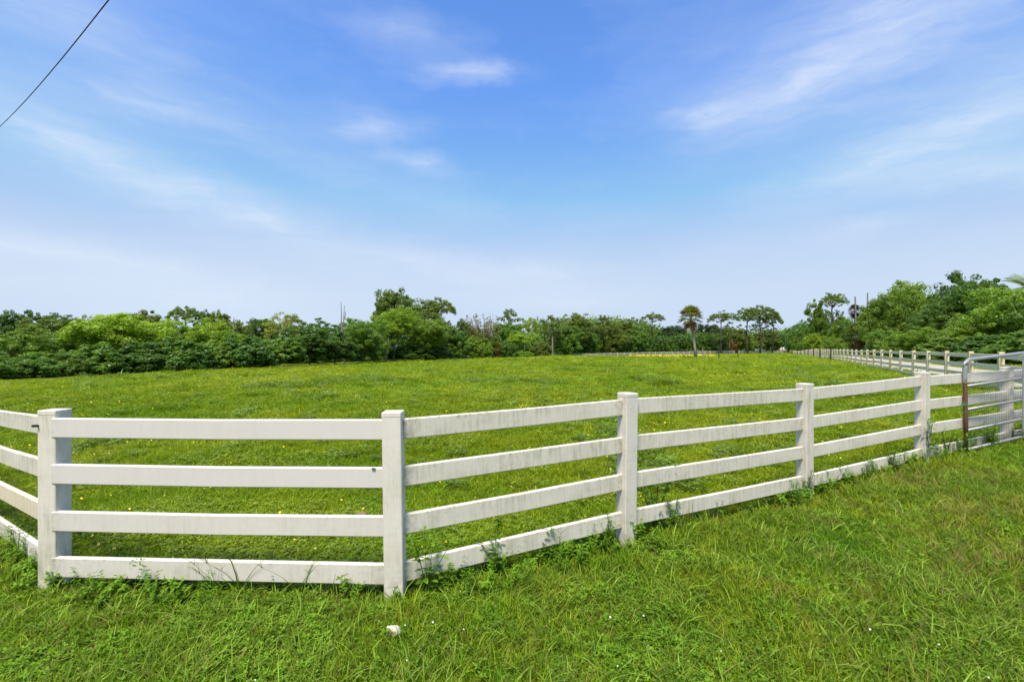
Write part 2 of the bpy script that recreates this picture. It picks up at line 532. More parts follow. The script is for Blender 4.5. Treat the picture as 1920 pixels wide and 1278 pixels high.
def add_rail(fence, p0, p1, tint, bow=0.0, name='rail'):
    p0, p1 = Vector(p0), Vector(p1)
    d = p1 - p0
    o = link(name, rail_mesh(d.length, bow), M['vinyl'], fence, p0)
    rz = math.atan2(d.y, d.x); ry = -math.atan2(d.z, math.hypot(d.x, d.y))
    o.rotation_euler = (0, ry, rz); o.color = tint
    return o


# --- the near fence: (x, y, ground) of each post; measured off the photograph
NEAR = [(-3.262, 3.35, -.009), (-.792, 3.19, 0.0), (.997, 4.10, .039), (3.292, 5.277, .033), (5.555, 6.356, .107), (7.83, 7.43, .133),
        (10.08, 8.42, .17), (12.3, 9.4, .21)]
LEFT = [(-5.32, 4.70, -.107), (-7.37, 6.04, -.205), (-9.42, 7.38, -.30)]
near = tag(empty('paddock_fence', (-.8, 3.19, 0)),
           'white four rail fence nearest the camera, running along the front of the pasture', 'fence')
NB = Vector((-.8, 3.19, 0))


def near_run(pts, angles, tints, rail_tints, offs):
    for i, (x, y, g) in enumerate(pts):
        if angles[i] is None: continue
        ln = {1: (0, R(-.75)), 2: (R(.4), R(.5))}.get(i, (0, 0)) if pts is NEAR else (0, 0)
        add_post(near, x - NB.x, y - NB.y, g, angles[i], tints[i], ln)
    for i in range(len(pts) - 1):
        a, b = Vector(pts[i]), Vector(pts[i + 1])
        d = (b - a); h = Vector((d.x, d.y, 0)).normalized(); nrm = Vector((h.y, -h.x, 0))
        ea, eb = offs[i]
        for k in range(4):
            z = RAIL_TOP[k]
            p0 = a + h * .045 + nrm * ea - NB; p1 = b - h * .045 + nrm * eb - NB
            p0.z = pts[i][2] + z + frng.uniform(-.003, .003); p1.z = pts[i + 1][2] + z + frng.uniform(-.003, .003)
            add_rail(near, p0, p1, rail_tints(i, k), frng.uniform(0, .008))


def ang(a, b): return math.atan2(b[1] - a[1], b[0] - a[0])


near_ang = [0.0, R(2)] + [ang(NEAR[i - 1], NEAR[i]) * .5 + ang(NEAR[i], NEAR[min(i + 1, 7)]) * .5 for i in range(2, 7)] + [ang(NEAR[6], NEAR[7])]
near_tint = [(1, 1, .97, .75), (1, 1, .985, .55), (1, 1, .985, .7), (1, 1, .975, .85), (1, .995, .95, .8), (1, 1, .95, .8), (1, 1, .96, .7), (1, 1, .96, .7)]


def near_rt(i, k):
    if i == 0: return [(.89, .90, .925, .14), (.89, .90, .925, .14), (.91, .91, .92, .32), (.93, .93, .92, .62)][k]
    a = .75 + .2 * ((i * 7 + k * 3) % 4) / 3
    return (1, .995, .95, a)


near_offs = [(.046, .020)] + [(0, 0)] * 6
near_run(NEAR, near_ang, near_tint, near_rt, near_offs)


def left_rt(i, k):
    if k == 2: return (1.0, .93, .78, .55)
    return (.97, .97, .97, 1.0)


near_run([NEAR[0]] + LEFT, [None] + [ang(NEAR[0], LEFT[0]) + PI] * 3, [(1, 1, .97, .8)] * 4, left_rt, [(0, 0)] * 3)
# a stub of black insulator on the corner post and a rub mark on a rail
bm = bmesh.new(); box_bm(bm, -.028, .012, -.012, .010, -.008, .008, .003)
corner = [o for o in near.children if o.name.startswith('post')][0]
link('insulator', bm_mesh('insulator', bm), M['black'], corner, (-.062, -.068, 1.098))
bm = bmesh.new(); box_bm(bm, -.013, .013, -.003, .005, -.005, .002, .001)
link('dent', bm_mesh('dent', bm), M['black'], near, (-.93 - NB.x, 3.15 - NB.y, .826))

# --- the long fence down the right-hand side of the pasture
D = 2.44
rf = tag(empty('paddock_fence', (RF0[0], RF0[1], .3)), 'long white fence running away along the right side of the pasture beside the pale lane', 'fence')
s0 = -5 * D
N_R = 74
rpts = []
for i in range(N_R):
    p = RF0 + RFD * (s0 + i * D)
    if p[1] > CORNER[1]: break
    rpts.append((p[0], p[1], gz(*p)))
rrng = random.Random(11)
rang = math.atan2(RFD[1], RFD[0])
mild = []
for i, (x, y, g) in enumerate(rpts):
    yel = rrng.choice([0, .15, .5, 1.0])
    tint = (1.06, 1.0 - .05 * yel, .82 - .30 * yel, .5 + .3 * yel)
    add_post(rf, x - RF0[0], y - RF0[1], g - .3, rang + rrng.uniform(-.03, .03), tint, (rrng.uniform(-.015, .015), rrng.uniform(-.015, .015)))
far_bm = bmesh.new()
NEAR_BAYS = 26
for i in range(len(rpts) - 1):
    a, b = Vector(rpts[i]), Vector(rpts[i + 1])
    for k in range(4):
        dz0, dz1 = rrng.uniform(-.02, .02), rrng.uniform(-.02, .02)
        p0 = Vector((a.x - RF0[0], a.y - RF0[1], a.z - .3 + RAIL_TOP[k] + dz0)); p1 = Vector((b.x - RF0[0], b.y - RF0[1], b.z - .3 + RAIL_TOP[k] + dz1))
        if i < NEAR_BAYS:
            yel = rrng.choice([0, .1, .4, .9, 1.1]) if k else rrng.choice([0, .2, .5])
            add_rail(rf, p0, p1, (1.27, 1.19 - .05 * yel, .98 - .34 * yel, .3 + .3 * yel), rrng.uniform(0, .02))
        else:
            d = (p1 - p0); L = d.length
            tmp = bmesh.new(); tmp.from_mesh(rail_mesh(L))
            mt = Matrix.Translation(p0) @ Euler((0, -math.atan2(d.z, math.hypot(d.x, d.y)), rang)).to_matrix().to_4x4()
            tmp.transform(mt)
            m_ = bpy.data.meshes.new('tmp'); tmp.to_mesh(m_); tmp.free()
            far_bm.from_mesh(m_); bpy.data.meshes.remove(m_)
o = link('rails', bm_mesh('rails', far_bm), M['vinyl'], rf); o.color = (1.25, 1.15, .86, .4); o['kind'] = 'stuff'

# --- the far fence across the end of the pasture
ff = tag(empty('paddock_fence', (CORNER[0], CORNER[1], 0)), 'low white fence far off across the end of the pasture below the dark wood', 'fence')
fd = (FARL - CORNER); flen = np.linalg.norm(fd); fd = fd / flen
fang = math.atan2(-fd[1], -fd[0])
nfp = int(flen / D)
rails_bm = bmesh.new()
GAP = set()
for i in range(nfp + 1):
    p = CORNER + fd * (i * D)
    pxx = 960 + F * p[0] / p[1]
    if 1378 < pxx < 1392: GAP.add(i)
    g = gz(*p)
    if i: add_post(ff, p[0] - CORNER[0], p[1] - CORNER[1], g, fang, (1, .99, .95, .4))
    if i < nfp and i not in GAP:
        p2 = CORNER + fd * ((i + 1) * D); g2 = gz(*p2)
        for k in range(4):
            a = Vector((p[0] - CORNER[0], p[1] - CORNER[1], g + RAIL_TOP[k])); b = Vector((p2[0] - CORNER[0], p2[1] - CORNER[1], g2 + RAIL_TOP[k]))
            tmp = bmesh.new(); tmp.from_mesh(rail_mesh((b - a).length))
            dv = b - a
            tmp.transform(Matrix.Translation(a) @ Euler((0, -math.atan2(dv.z, math.hypot(dv.x, dv.y)), math.atan2(dv.y, dv.x))).to_matrix().to_4x4())
            m_ = bpy.data.meshes.new('tmp'); tmp.to_mesh(m_); tmp.free(); rails_bm.from_mesh(m_); bpy.data.meshes.remove(m_)
o = link('rails', bm_mesh('rails', rails_bm), M['vinyl'], ff); o.color = (.93, .93, .90, .5); o['kind'] = 'stuff'

# --- dark posts of a wire fence just inside the far stretch of the white one
DP = [(1557.5, 675.5, 653), (1537.5, 672, 654), (1525.6, 670, 654), (1515.4, 668.5, 654), (1509, 667, 654), (1501.6, 666, 654), (1495, 665, 654), (1485.5, 663, 654)]
for i, (px, yb, yt) in enumerate(DP):
    # stands .5 m inside the white fence
    t = None
    best = 1e9
    for s in np.linspace(0, 190, 1901):
        p = RF0 + RFD * s - RFN * .5
        e = abs(960 + F * p[0] / p[1] - px)
        if e < best: best, t = e, p
    g = gz(*t)
    hgt = 1.30 if i else 1.38
    rr = random.Random(40 + i)
    o = link('wooden_post', tube_mesh('wooden_post', [[((0, 0, -.3), .075), ((rr.uniform(-.02, .02), 0, hgt * .5), .07), ((rr.uniform(-.04, .04), rr.uniform(-.03, .03), hgt), .062)]], 8, False), M['darkwood'], None, (t[0], t[1], g))
    lab = ['dark round post nearest along the inside of the receding white fence', 'second dark post counting away along the inside of the receding white fence',
           'third dark post counting away along the inside of the receding white fence', 'fourth dark post counting away along the inside of the receding white fence'] + \
          ['%s dark post counting away along the inside of the receding white fence' % w for w in ('fifth', 'sixth', 'seventh', 'eighth and farthest')]
    tag(o, lab[i], 'post', 'dark posts inside the far stretch of white fence')

# three thin posts standing out in the pasture
for (px, yb, yt, lab, mt, rad, ln) in [
        (1319, 669, 653, 'pale thin post leaning in the far pasture just right of the palm trunk', 'palebark', .09, .10),
        (1348, 671, 646, 'tall thin dark stake in the far pasture right of the palm', 'darkwood', .07, 0.0),
        (1384, 671, 655, 'short thin dark stake in the far pasture below the umbrella shaped pines', 'darkwood', .06, 0.02)]:
    d = 62.0
    x, y = at(px, d); g = gz(x, y); h = (yb - yt) / F * d * 1.1
    o = link('wooden_stake', tube_mesh('wooden_stake', [[((0, 0, -.3), rad), ((-ln * h * .5, 0, h * .5), rad * .9), ((-ln * h, 0, h), rad * .75)]], 7, False), M[mt], None, (x, y, g))
    tag(o, lab, 'post', 'stakes standing in the far pasture')

# ------------------------------------------------------------------ steel gate
def build_gate():
    u = Vector((2.53, 1.0, .17)).normalized()
    base = Vector((6.53, 6.75, .17))
    root = tag(empty('farm_gate', base), 'tubular steel farm gate with rusted upright leaning before the white fence', 'gate')
    L = 3.66; T = .027
    zt = 1.461 - base.z
    zs = [1.085 - base.z, .748 - base.z, .449 - base.z, .173 - base.z]
    # outer frame: left upright, rounded corner and top tube, right upright
    r = .13
    path = [((0.0, 0, -.02), T), ((-.004, 0, .5), T), ((-.02, 0, zt - r), T)]
    for k in range(1, 6):
        a = k / 5 * PI / 2
        q = Vector((-.02, 0, zt - r)) + u * (r * (1 - math.cos(a))) + Vector((0, 0, r * math.sin(a)))
        path.append((tuple(q), T))
    E = u * (L - r) + Vector((0, 0, zt))
    path.append((tuple(u * 1.4 + Vector((0, 0, zt))), T)); path.append((tuple(E), T))
    for k in range(1, 6):
        a = k / 5 * PI / 2
        q = E + u * (r * math.sin(a)) - Vector((0, 0, r * (1 - math.cos(a)))); path.append((tuple(q), T))
    path.append((tuple(u * L + Vector((0, 0, 0))), T))
    link('gate_frame', tube_mesh('gate_frame', path and [path], 12), M['rust'], root)
    for z in zs:
        link('bar', tube_mesh('bar', [[(tuple(u * .02 + Vector((0, 0, z))), .0215), (tuple(u * (L * .5) + Vector((0, 0, z - .012))), .0215), (tuple(u * (L - .02) + Vector((0, 0, z))), .0215)]], 10), M['gate'], root)
    for t in (1.50, 2.6):
        bm = bmesh.new(); box_bm(bm, -.021, .021, -.026, -.018, zs[3] - .02, zt + .012, .002)
        o = link('brace', bm_mesh('brace', bm), M['gate'], root, u * t, (0, 0, math.atan2(u.y, u.x)))
        o.location.z = u.z * t
    # woven wire between the bars, laced round them
    W = []
    n = int(L / .05)
    for k in range(1, n):
        p = u * (k * .05)
        W.append([(tuple(p + Vector((0, .012, zs[3]))), .0016), (tuple(p + Vector((0, .012, zs[0] + .02))), .0016)])
        for z in zs:
            pts = []
            for j in range(7):
                a = j / 6 * 2 * PI
                pts.append((tuple(p + u * (.003 * j) + Vector((.024 * math.cos(a) * u.y, -.024 * math.cos(a) * u.x, z + .024 * math.sin(a)))), .0024))
            W.append(pts)
    z = zs[3]
    while z < zs[0]:
        W.append([(tuple(u * .03 + Vector((0, .014, z))), .0012), (tuple(u * (L - .03) + Vector((0, .014, z))), .0012)])
        z += .085
    o = link('wire_mesh', tube_mesh('wire_mesh', W, 4), M['wire'], root); o['kind'] = 'stuff'
    # twine that ties the upright
    tw = []
    for (z, tilt) in ((.66, .02), (.675, -.03), (.60, .12)):
        ring = []
        for j in range(13):
            a = j / 12 * 2 * PI
            ring.append(((.027 * math.cos(a) - .008, .027 * math.sin(a), z + tilt * math.cos(a) * .5), .0035))
        tw.append(ring)
    tw.append([((-.03, -.01, .66), .004), ((-.055, -.015, .668), .006), ((-.075, 0, .65), .004)])
    tw.append([((-.03, -.01, .665), .004), ((-.05, -.015, .64), .005), ((-.06, -.01, .61), .003)])
    tag(link('twine', tube_mesh('twine', tw, 5), M['twine'], None, base), 'green baling twine knotted round the rusted upright of the steel gate', 'twine')


build_gate()

# ------------------------------------------------------------------ foliage shapes
def leaf_quads(rng, P, N, size, aspect=.45, bend=0.0):
    """kite-shaped leaves at points P facing N"""
    n = len(P)
    N = N / (np.linalg.norm(N, axis=1, keepdims=True) + 1e-9)
    r = rng.normal(size=(n, 3)); A = r - N * (r * N).sum(1, keepdims=True); A /= np.linalg.norm(A, axis=1, keepdims=True) + 1e-9
    B = np.cross(N, A)
    s = size[:, None]
    v0 = P - A * s; v1 = P + B * s * aspect - A * s * .15 + N * s * bend; v2 = P + A * s; v3 = P - B * s * aspect - A * s * .15 + N * s * bend
    V = np.stack([v0, v1, v2, v3], 1).reshape(-1, 3)
    Q = np.arange(n * 4).reshape(-1, 4)
    return V, Q


def clump_leaves(rng, C, CR, per, leaf, squash=.75, up=.5, aspect=.45, outer=.25):
    K = len(C)
    idx = np.repeat(np.arange(K), per); n = len(idx)
    d = rng.normal(size=(n, 3)); d /= np.linalg.norm(d, axis=1, keepdims=True)
    rad = CR[idx] * rng.random(n) ** outer
    P = C[idx] + d * rad[:, None] * np.array([1, 1, squash])
    N = d * .9 + np.array([0, 0, up]) + rng.normal(size=(n, 3)) * .45
    V, Q = leaf_quads(rng, P, N, leaf * rng.uniform(.6, 1.3, n), aspect)
    cv = rng.random(K)
    var = np.clip(.45 * cv[idx] + .55 * rng.random(n), 0, 1)
    return V, Q, var


def fit_unit(V):
    V = V.copy()
    lo = np.percentile(V, .4, axis=0); hi = np.percentile(V, 99.6, axis=0)
    V[:, 0] = (V[:, 0] - (lo[0] + hi[0]) / 2) / (hi[0] - lo[0])
    V[:, 1] = (V[:, 1] - (lo[1] + hi[1]) / 2) / (hi[1] - lo[1])
    V[:, 2] = (V[:, 2] - lo[2]) / (hi[2] - lo[2])
    return V


def crown_dome(seed, nl=10, clumps=150, per=70, leaf=.034, low=.12, rough=.3, aspect=.45, squash=.75):
    rng = np.random.default_rng(seed)
    a = rng.uniform(0, 2 * PI, nl); h = rng.uniform(low, 1, nl)
    rr = .33 * np.sqrt(np.clip(1 - (h - .35) ** 2 * 1.6, .05, 1)) * rng.uniform(.55, 1.1, nl)
    LC = np.stack([rr * np.cos(a), rr * np.sin(a), .18 + h * .55], 1); LR = rng.uniform(.16, .30, nl)
    LC = np.vstack([LC, [0, 0, .42]]); LR = np.append(LR, .36)
    w = LR ** 2; li = rng.choice(len(LR), clumps, p=w / w.sum())
    d = rng.normal(size=(clumps, 3)); d[:, 2] = d[:, 2] * .9 + .25; d /= np.linalg.norm(d, axis=1, keepdims=True)
    C = LC[li] + d * (LR[li] * rng.uniform(.65, 1 + rough * .6, clumps))[:, None]
    CR = rng.uniform(.038, .098, clumps)
    V, Q, var = clump_leaves(rng, C, CR, per, leaf, squash, .45, aspect)
    return np_mesh('crown', fit_unit(V), Q, False, var)


def crown_bush(seed, clumps=110, per=70, leaf=.04, aspect=.45):
    rng = np.random.default_rng(seed)
    a = rng.uniform(0, 2 * PI, clumps); r = .42 * np.sqrt(rng.random(clumps))
    top = (1 - (r / .5) ** 2 * .65) * (1 + .18 * np.sin(a * 3 + seed))
    z = top * rng.uniform(.05, 1, clumps) ** .6 * .85
    C = np.stack([r * np.cos(a), r * np.sin(a), z], 1); CR = rng.uniform(.035, .095, clumps)
    V, Q, var = clump_leaves(rng, C, CR, per, leaf, .9, .45, aspect)
    return np_mesh('crown', fit_unit(V), Q, False, var)


def crown_pine(seed, plates=17, per=150, leaf=.030, z0=.25):
    """open flat-topped pine: needle plates carried on limbs, with sky between them"""
    rng = np.random.default_rng(seed)
    C, CR, ends = [], [], []
    for k in range(plates):
        t = k / (plates - 1)
        z = z0 + (1 - z0) * t ** .8
        spread = .44 * math.sqrt(max(.05, 1 - ((t - .62) / .66) ** 2))
        a = k * 2.4 + rng.uniform(-.4, .4); r = spread * rng.uniform(.45, 1) if t < .93 else .08
        c = np.array([r * math.cos(a), r * math.sin(a), z - .10 * (r / .45) ** 2])
        ends.append(c)
        for j in range(rng.integers(9, 14)):
            C.append(c + rng.normal(size=3) * np.array([.085, .085, .03])); CR.append(rng.uniform(.032, .062))
    C = np.array(C); CR = np.array(CR)
    V, Q, var = clump_leaves(rng, C, CR, per // 3, leaf, .7, .6, .20)
    lo = np.percentile(V, .4, axis=0); hi = np.percentile(V, 99.6, axis=0)
    ends = (np.array(ends) - [(lo[0] + hi[0]) / 2, (lo[1] + hi[1]) / 2, lo[2]]) / (hi - lo)
    me = np_mesh('crown', fit_unit(V), Q, False, var)
    return me, ends


def crown_umbrella(seed, caps=150, low=24):
    """flat-domed pine head: needle clumps over a shallow dome, open underneath, a few stray clumps lower down"""
    rng = np.random.default_rng(seed)
    a = rng.uniform(0, 2 * PI, caps); r = .47 * np.sqrt(rng.random(caps))
    lump = 1 + .10 * np.sin(a * 3 + seed) + .07 * np.sin(a * 5 + 2 * seed)
    z = .52 + .42 * np.sqrt(np.clip(1 - (r / .5) ** 2, 0, 1)) * lump + rng.normal(0, .035, caps)
    C = np.stack([r * np.cos(a) * lump, r * np.sin(a) * lump, z], 1)
    a2 = rng.uniform(0, 2 * PI, low); r2 = rng.uniform(.08, .36, low)
    C = np.vstack([C, np.stack([r2 * np.cos(a2), r2 * np.sin(a2), rng.uniform(.08, .5, low)], 1)])
    CR = np.append(rng.uniform(.034, .068, caps), rng.uniform(.035, .07, low))
    V, Q, var = clump_leaves(rng, C, CR, 70, .022, .6, .5, .22)
    ends = C[np.append(rng.choice(caps, 11, False), np.arange(caps, caps + 5))]
    lo = np.percentile(V, .4, axis=0); hi = np.percentile(V, 99.6, axis=0)
    ends = (ends - [(lo[0] + hi[0]) / 2, (lo[1] + hi[1]) / 2, lo[2]]) / (hi - lo)
    return np_mesh('crown', fit_unit(V), Q, False, var), ends


def fan_frond(rng, V, Q, var, base, direc, plen, flen, nseg=15, v=0.5, droop=.25):
    d = np.array(direc, float); d /= np.linalg.norm(d)
    side = np.cross(d, [0, 0, 1.0]); side /= np.linalg.norm(side) + 1e-9
    upv = np.cross(side, d)
    hub = np.array(base) + d * plen
    w = .012
    i0 = len(V)
    V += [np.array(base) - side * w, np.array(base) + side * w, hub + side * w, hub - side * w]
    Q.append((i0, i0 + 1, i0 + 2, i0 + 3)); var.append(v)
    for k in range(nseg):
        a = (k / (nseg - 1) - .5) * 2.5 + rng.normal() * .05
        e = d * math.cos(a) + side * math.sin(a)
        L = flen * (1 - .25 * abs(a) / 1.25) * rng.uniform(.85, 1.1)
        fold = upv * (.10 * (1 if k % 2 else -1) * .4)
        mid = hub + e * L * .55 + fold * L
        tip = hub + e * L + np.array([0, 0, -droop * L * rng.uniform(.6, 1.3)])
        pw = np.cross(e, upv); pw /= np.linalg.norm(pw) + 1e-9
        i0 = len(V)
        V += [hub, mid + pw * flen * .045, tip, mid - pw * flen * .045]
        Q.append((i0, i0 + 1, i0 + 2, i0 + 3)); var.append(np.clip(v + rng.normal() * .12, 0, 1))


def palm_parts(seed, n=46, dead=16):
    """fan palm crown around the origin, unit radius about 1; live fronds and a skirt of dead ones"""
    rng = np.random.default_rng(seed)
    out = []
    for (cnt, lo, hi, dr) in ((n, -.45, 1.35, .22), (dead, -1.25, -.5, .3)):
        V, Q, var = [], [], []
        for k in range(cnt):
            el = lo + (hi - lo) * ((k + .5) / cnt) ** .9 + rng.normal() * .08; a = k * 2.399 + rng.normal() * .2
            d = (math.cos(a) * math.cos(el), math.sin(a) * math.cos(el), math.sin(el))
            fan_frond(rng, V, Q, var, (0, 0, 0), d, rng.uniform(.36, .58), rng.uniform(.42, .58), 15, rng.uniform(.1, .9), dr)
        out.append(np_mesh('fronds', np.array(V), np.array(Q), False, var))
    return out


def feather_palm(seed, n=16, L=1.0, droop=.55, elmin=.15):
    rng = np.random.default_rng(seed)
    V, Q, var = [], [], []
    for k in range(n):
        el = rng.uniform(elmin, 1.35); a = k * 2.399 + rng.normal() * .15
        h = np.array([math.cos(a), math.sin(a), 0.0]); side = np.array([-h[1], h[0], 0])
        prev = np.zeros(3); m = 18; fl = L * rng.uniform(.8, 1.1); fv = rng.uniform(.2, .8)
        for j in range(1, m + 1):
            t = j / m
            e = el - droop * 2.0 * t ** 1.4
            nx = prev + (h * math.cos(e) + np.array([0, 0, math.sin(e)])) * fl / m
            if j > 2:
                for s in (-1, 1):
                    ll = fl * .27 * math.sin(PI * min(1, t * .93 + .06)) ** .6
                    tip = nx + side * s * ll * .85 + h * ll * .35 + np.array([0, 0, -ll * (.25 + .3 * t)])
                    i0 = len(V); w = (h + np.array([0, 0, .2])) * fl * .016
                    V += [nx, (nx + tip) / 2 + w, tip, (nx + tip) / 2 - w]; Q.append((i0, i0 + 1, i0 + 2, i0 + 3)); var.append(np.clip(fv + rng.normal() * .1, 0, 1))
            i0 = len(V); w = side * .01 * L
            V += [prev - w, prev + w, nx + w, nx - w]; Q.append((i0, i0 + 1, i0 + 2, i0 + 3)); var.append(.8)
            prev = nx
    return np_mesh('fronds', np.array(V), np.array(Q), False, var)


def crown_bamboo(seed, canes=70):
    rng = np.random.default_rng(seed)
    P, N = [], []
    for k in range(canes):
        a = rng.uniform(0, 2 * PI); r0 = rng.uniform(0, .12); lean = rng.uniform(.05, .42); H = rng.uniform(.6, 1.0)
        for j in range(70):
            t = rng.uniform(.12, 1)
            c = np.array([math.cos(a) * (r0 + lean * t ** 1.8), math.sin(a) * (r0 + lean * t ** 1.8), H * (t - .12 * lean * t ** 3)])
            P.append(c + rng.normal(size=3) * .018); N.append(rng.normal(size=3))
    P, N = np.array(P), np.array(N)
    V, Q = leaf_quads(rng, P, N, rng.uniform(.02, .045, len(P)), .2)
    return np_mesh('crown', fit_unit(V), Q, False, rng.random(len(P)))


CR = {'dome': [crown_dome(100 + i, nl=8 + i % 4, clumps=270, per=75, leaf=.022) for i in range(6)],
      'fine': [crown_dome(200 + i, nl=11, clumps=400, per=85, leaf=.0165, low=.05) for i in range(4)],
      'layer': [crown_dome(300 + i, nl=12, clumps=250, per=75, leaf=.020, rough=.25, squash=.5, aspect=.4, low=.05) for i in range(3)],
      'loose': [crown_dome(400 + i, nl=14, clumps=150, per=75, leaf=.019, rough=.4, squash=.6, low=.25) for i in range(3)],
      'bush': [crown_bush(500 + i, 280, 75, .022) for i in range(5)],
      'broad': [crown_bush(600 + i, 280, 70, .028, .55) for i in range(3)],
      'bamboo': [crown_bamboo(700)]}
PINES = [crown_pine(800), crown_pine(801, 19), crown_pine(802, 13, 170, .03, .4), crown_pine(803, 22, 150, .026, .1), crown_umbrella(804), crown_umbrella(805), crown_umbrella(806, 115, 34)]
PALM = [palm_parts(900, 78, 30), palm_parts(901, 60, 30)]
for k, L_ in CR.items():
    for me in L_: me.materials.append(M['leaf'])
for me, e in PINES: me.materials.append(M['needle'])
for a, b in PALM: a.materials.append(M['leaf']); b.materials.append(M['leaf'])

COLS = {'dk': (.095, .200, .030), 'mg': (.145, .275, .032), 'br': (.255, .400, .030), 'lt': (.200, .345, .034), 'ol': (.165, .245, .038),
        'dd': (.058, .098, .030), 'gy': (.300, .400, .070), 'bn': (.210, .205, .085), 'pn': (.150, .235, .045), 'bg': (.120, .255, .034), 'rd': (.28, .16, .08)}
trng = random.Random(21)
DTAB = ([0, 240, 480, 720, 880, 1000, 1030], [20.3, 25.9, 31.8, 44, 59, 77, 83])


def dl(px): return float(np.interp(px, *DTAB))


def tree(name, label, cat, px, d, ytop, wpx, kind, col, zb=.1, group=None, lean=0.0, bark='bark', ybot=None, depth=1.0, trunk=True):
    x, y = at(px, d); g = gz(x, y)
    ztop = CAMZ + (HZ - ytop) / F * d
    H = max(.6, ztop - g); w = wpx / F * d
    rz = trng.uniform(0, 2 * PI)
    root = tag(empty(name, (x, y, g)), label, cat, group)
    root.rotation_euler = (0, 0, rz)
    c = COLS[col]; j = trng.uniform(.88, 1.12); colr = (c[0] * j * trng.uniform(.93, 1.07), c[1] * j, c[2] * j, 1)
    zc = H * zb; hc = H - zc
    ends = None
    if kind == 'pine':
        me, ends = PINES[trng.randrange(len(PINES))] if not isinstance(col, tuple) else PINES[0]
    elif kind.startswith('pine'):
        me, ends = PINES[int(kind[4:])]
    else:
        me = trng.choice(CR[kind])
    cr = link('crown', me, None, root, (0, 0, zc)); cr.scale = (w, w * depth, hc); cr.color = colr
    if trunk:
        tr = random.Random(int(px * 7 + d * 13))
        r0 = max(.05, min(.28, H * .018)); lx = lean * H
        top = zc + hc * (.86 if ends is not None else .6)
        path = [((0, 0, -.2), r0 * 1.25), ((lx * .15 + tr.uniform(-.03, .03) * H, tr.uniform(-.02, .02) * H, top * .35), r0), ((lx * .5 + tr.uniform(-.03, .03) * H, tr.uniform(-.02, .02) * H, top * .7), r0 * .75), ((lx * .6, 0, top), r0 * .3)]
        paths = [path]
        if ends is not None:
            for e in ends[::1]:
                q = np.array([e[0] * w, e[1] * w * depth, zc + e[2] * hc])
                f = max(.2, min(1, (q[2] - H * .10) / top))
                s = np.array([lx * .6 * f, 0, max(.2, q[2] - .10 * H)])
                mid = (s + q) / 2 + np.array([0, 0, .01 * H])
                paths.append([(tuple(s), r0 * .42), (tuple(mid), r0 * .28), (tuple(q), r0 * .12)])
        else:
            for k in range(5):
                a = k * 1.3 + tr.random(); rr = tr.uniform(.2, .36) * w
                z1 = zc + hc * tr.uniform(.35, .75); z0 = max(.15 * H, z1 - .3 * H)
                paths.append([((lx * .3, 0, z0), r0 * .55), ((math.cos(a) * rr * .5, math.sin(a) * rr * .5, (z0 + z1) / 2), r0 * .35), ((math.cos(a) * rr, math.sin(a) * rr, z1), r0 * .1)])
        link('trunk', tube_mesh('trunk', paths, 6), M[bark], root)
    return root


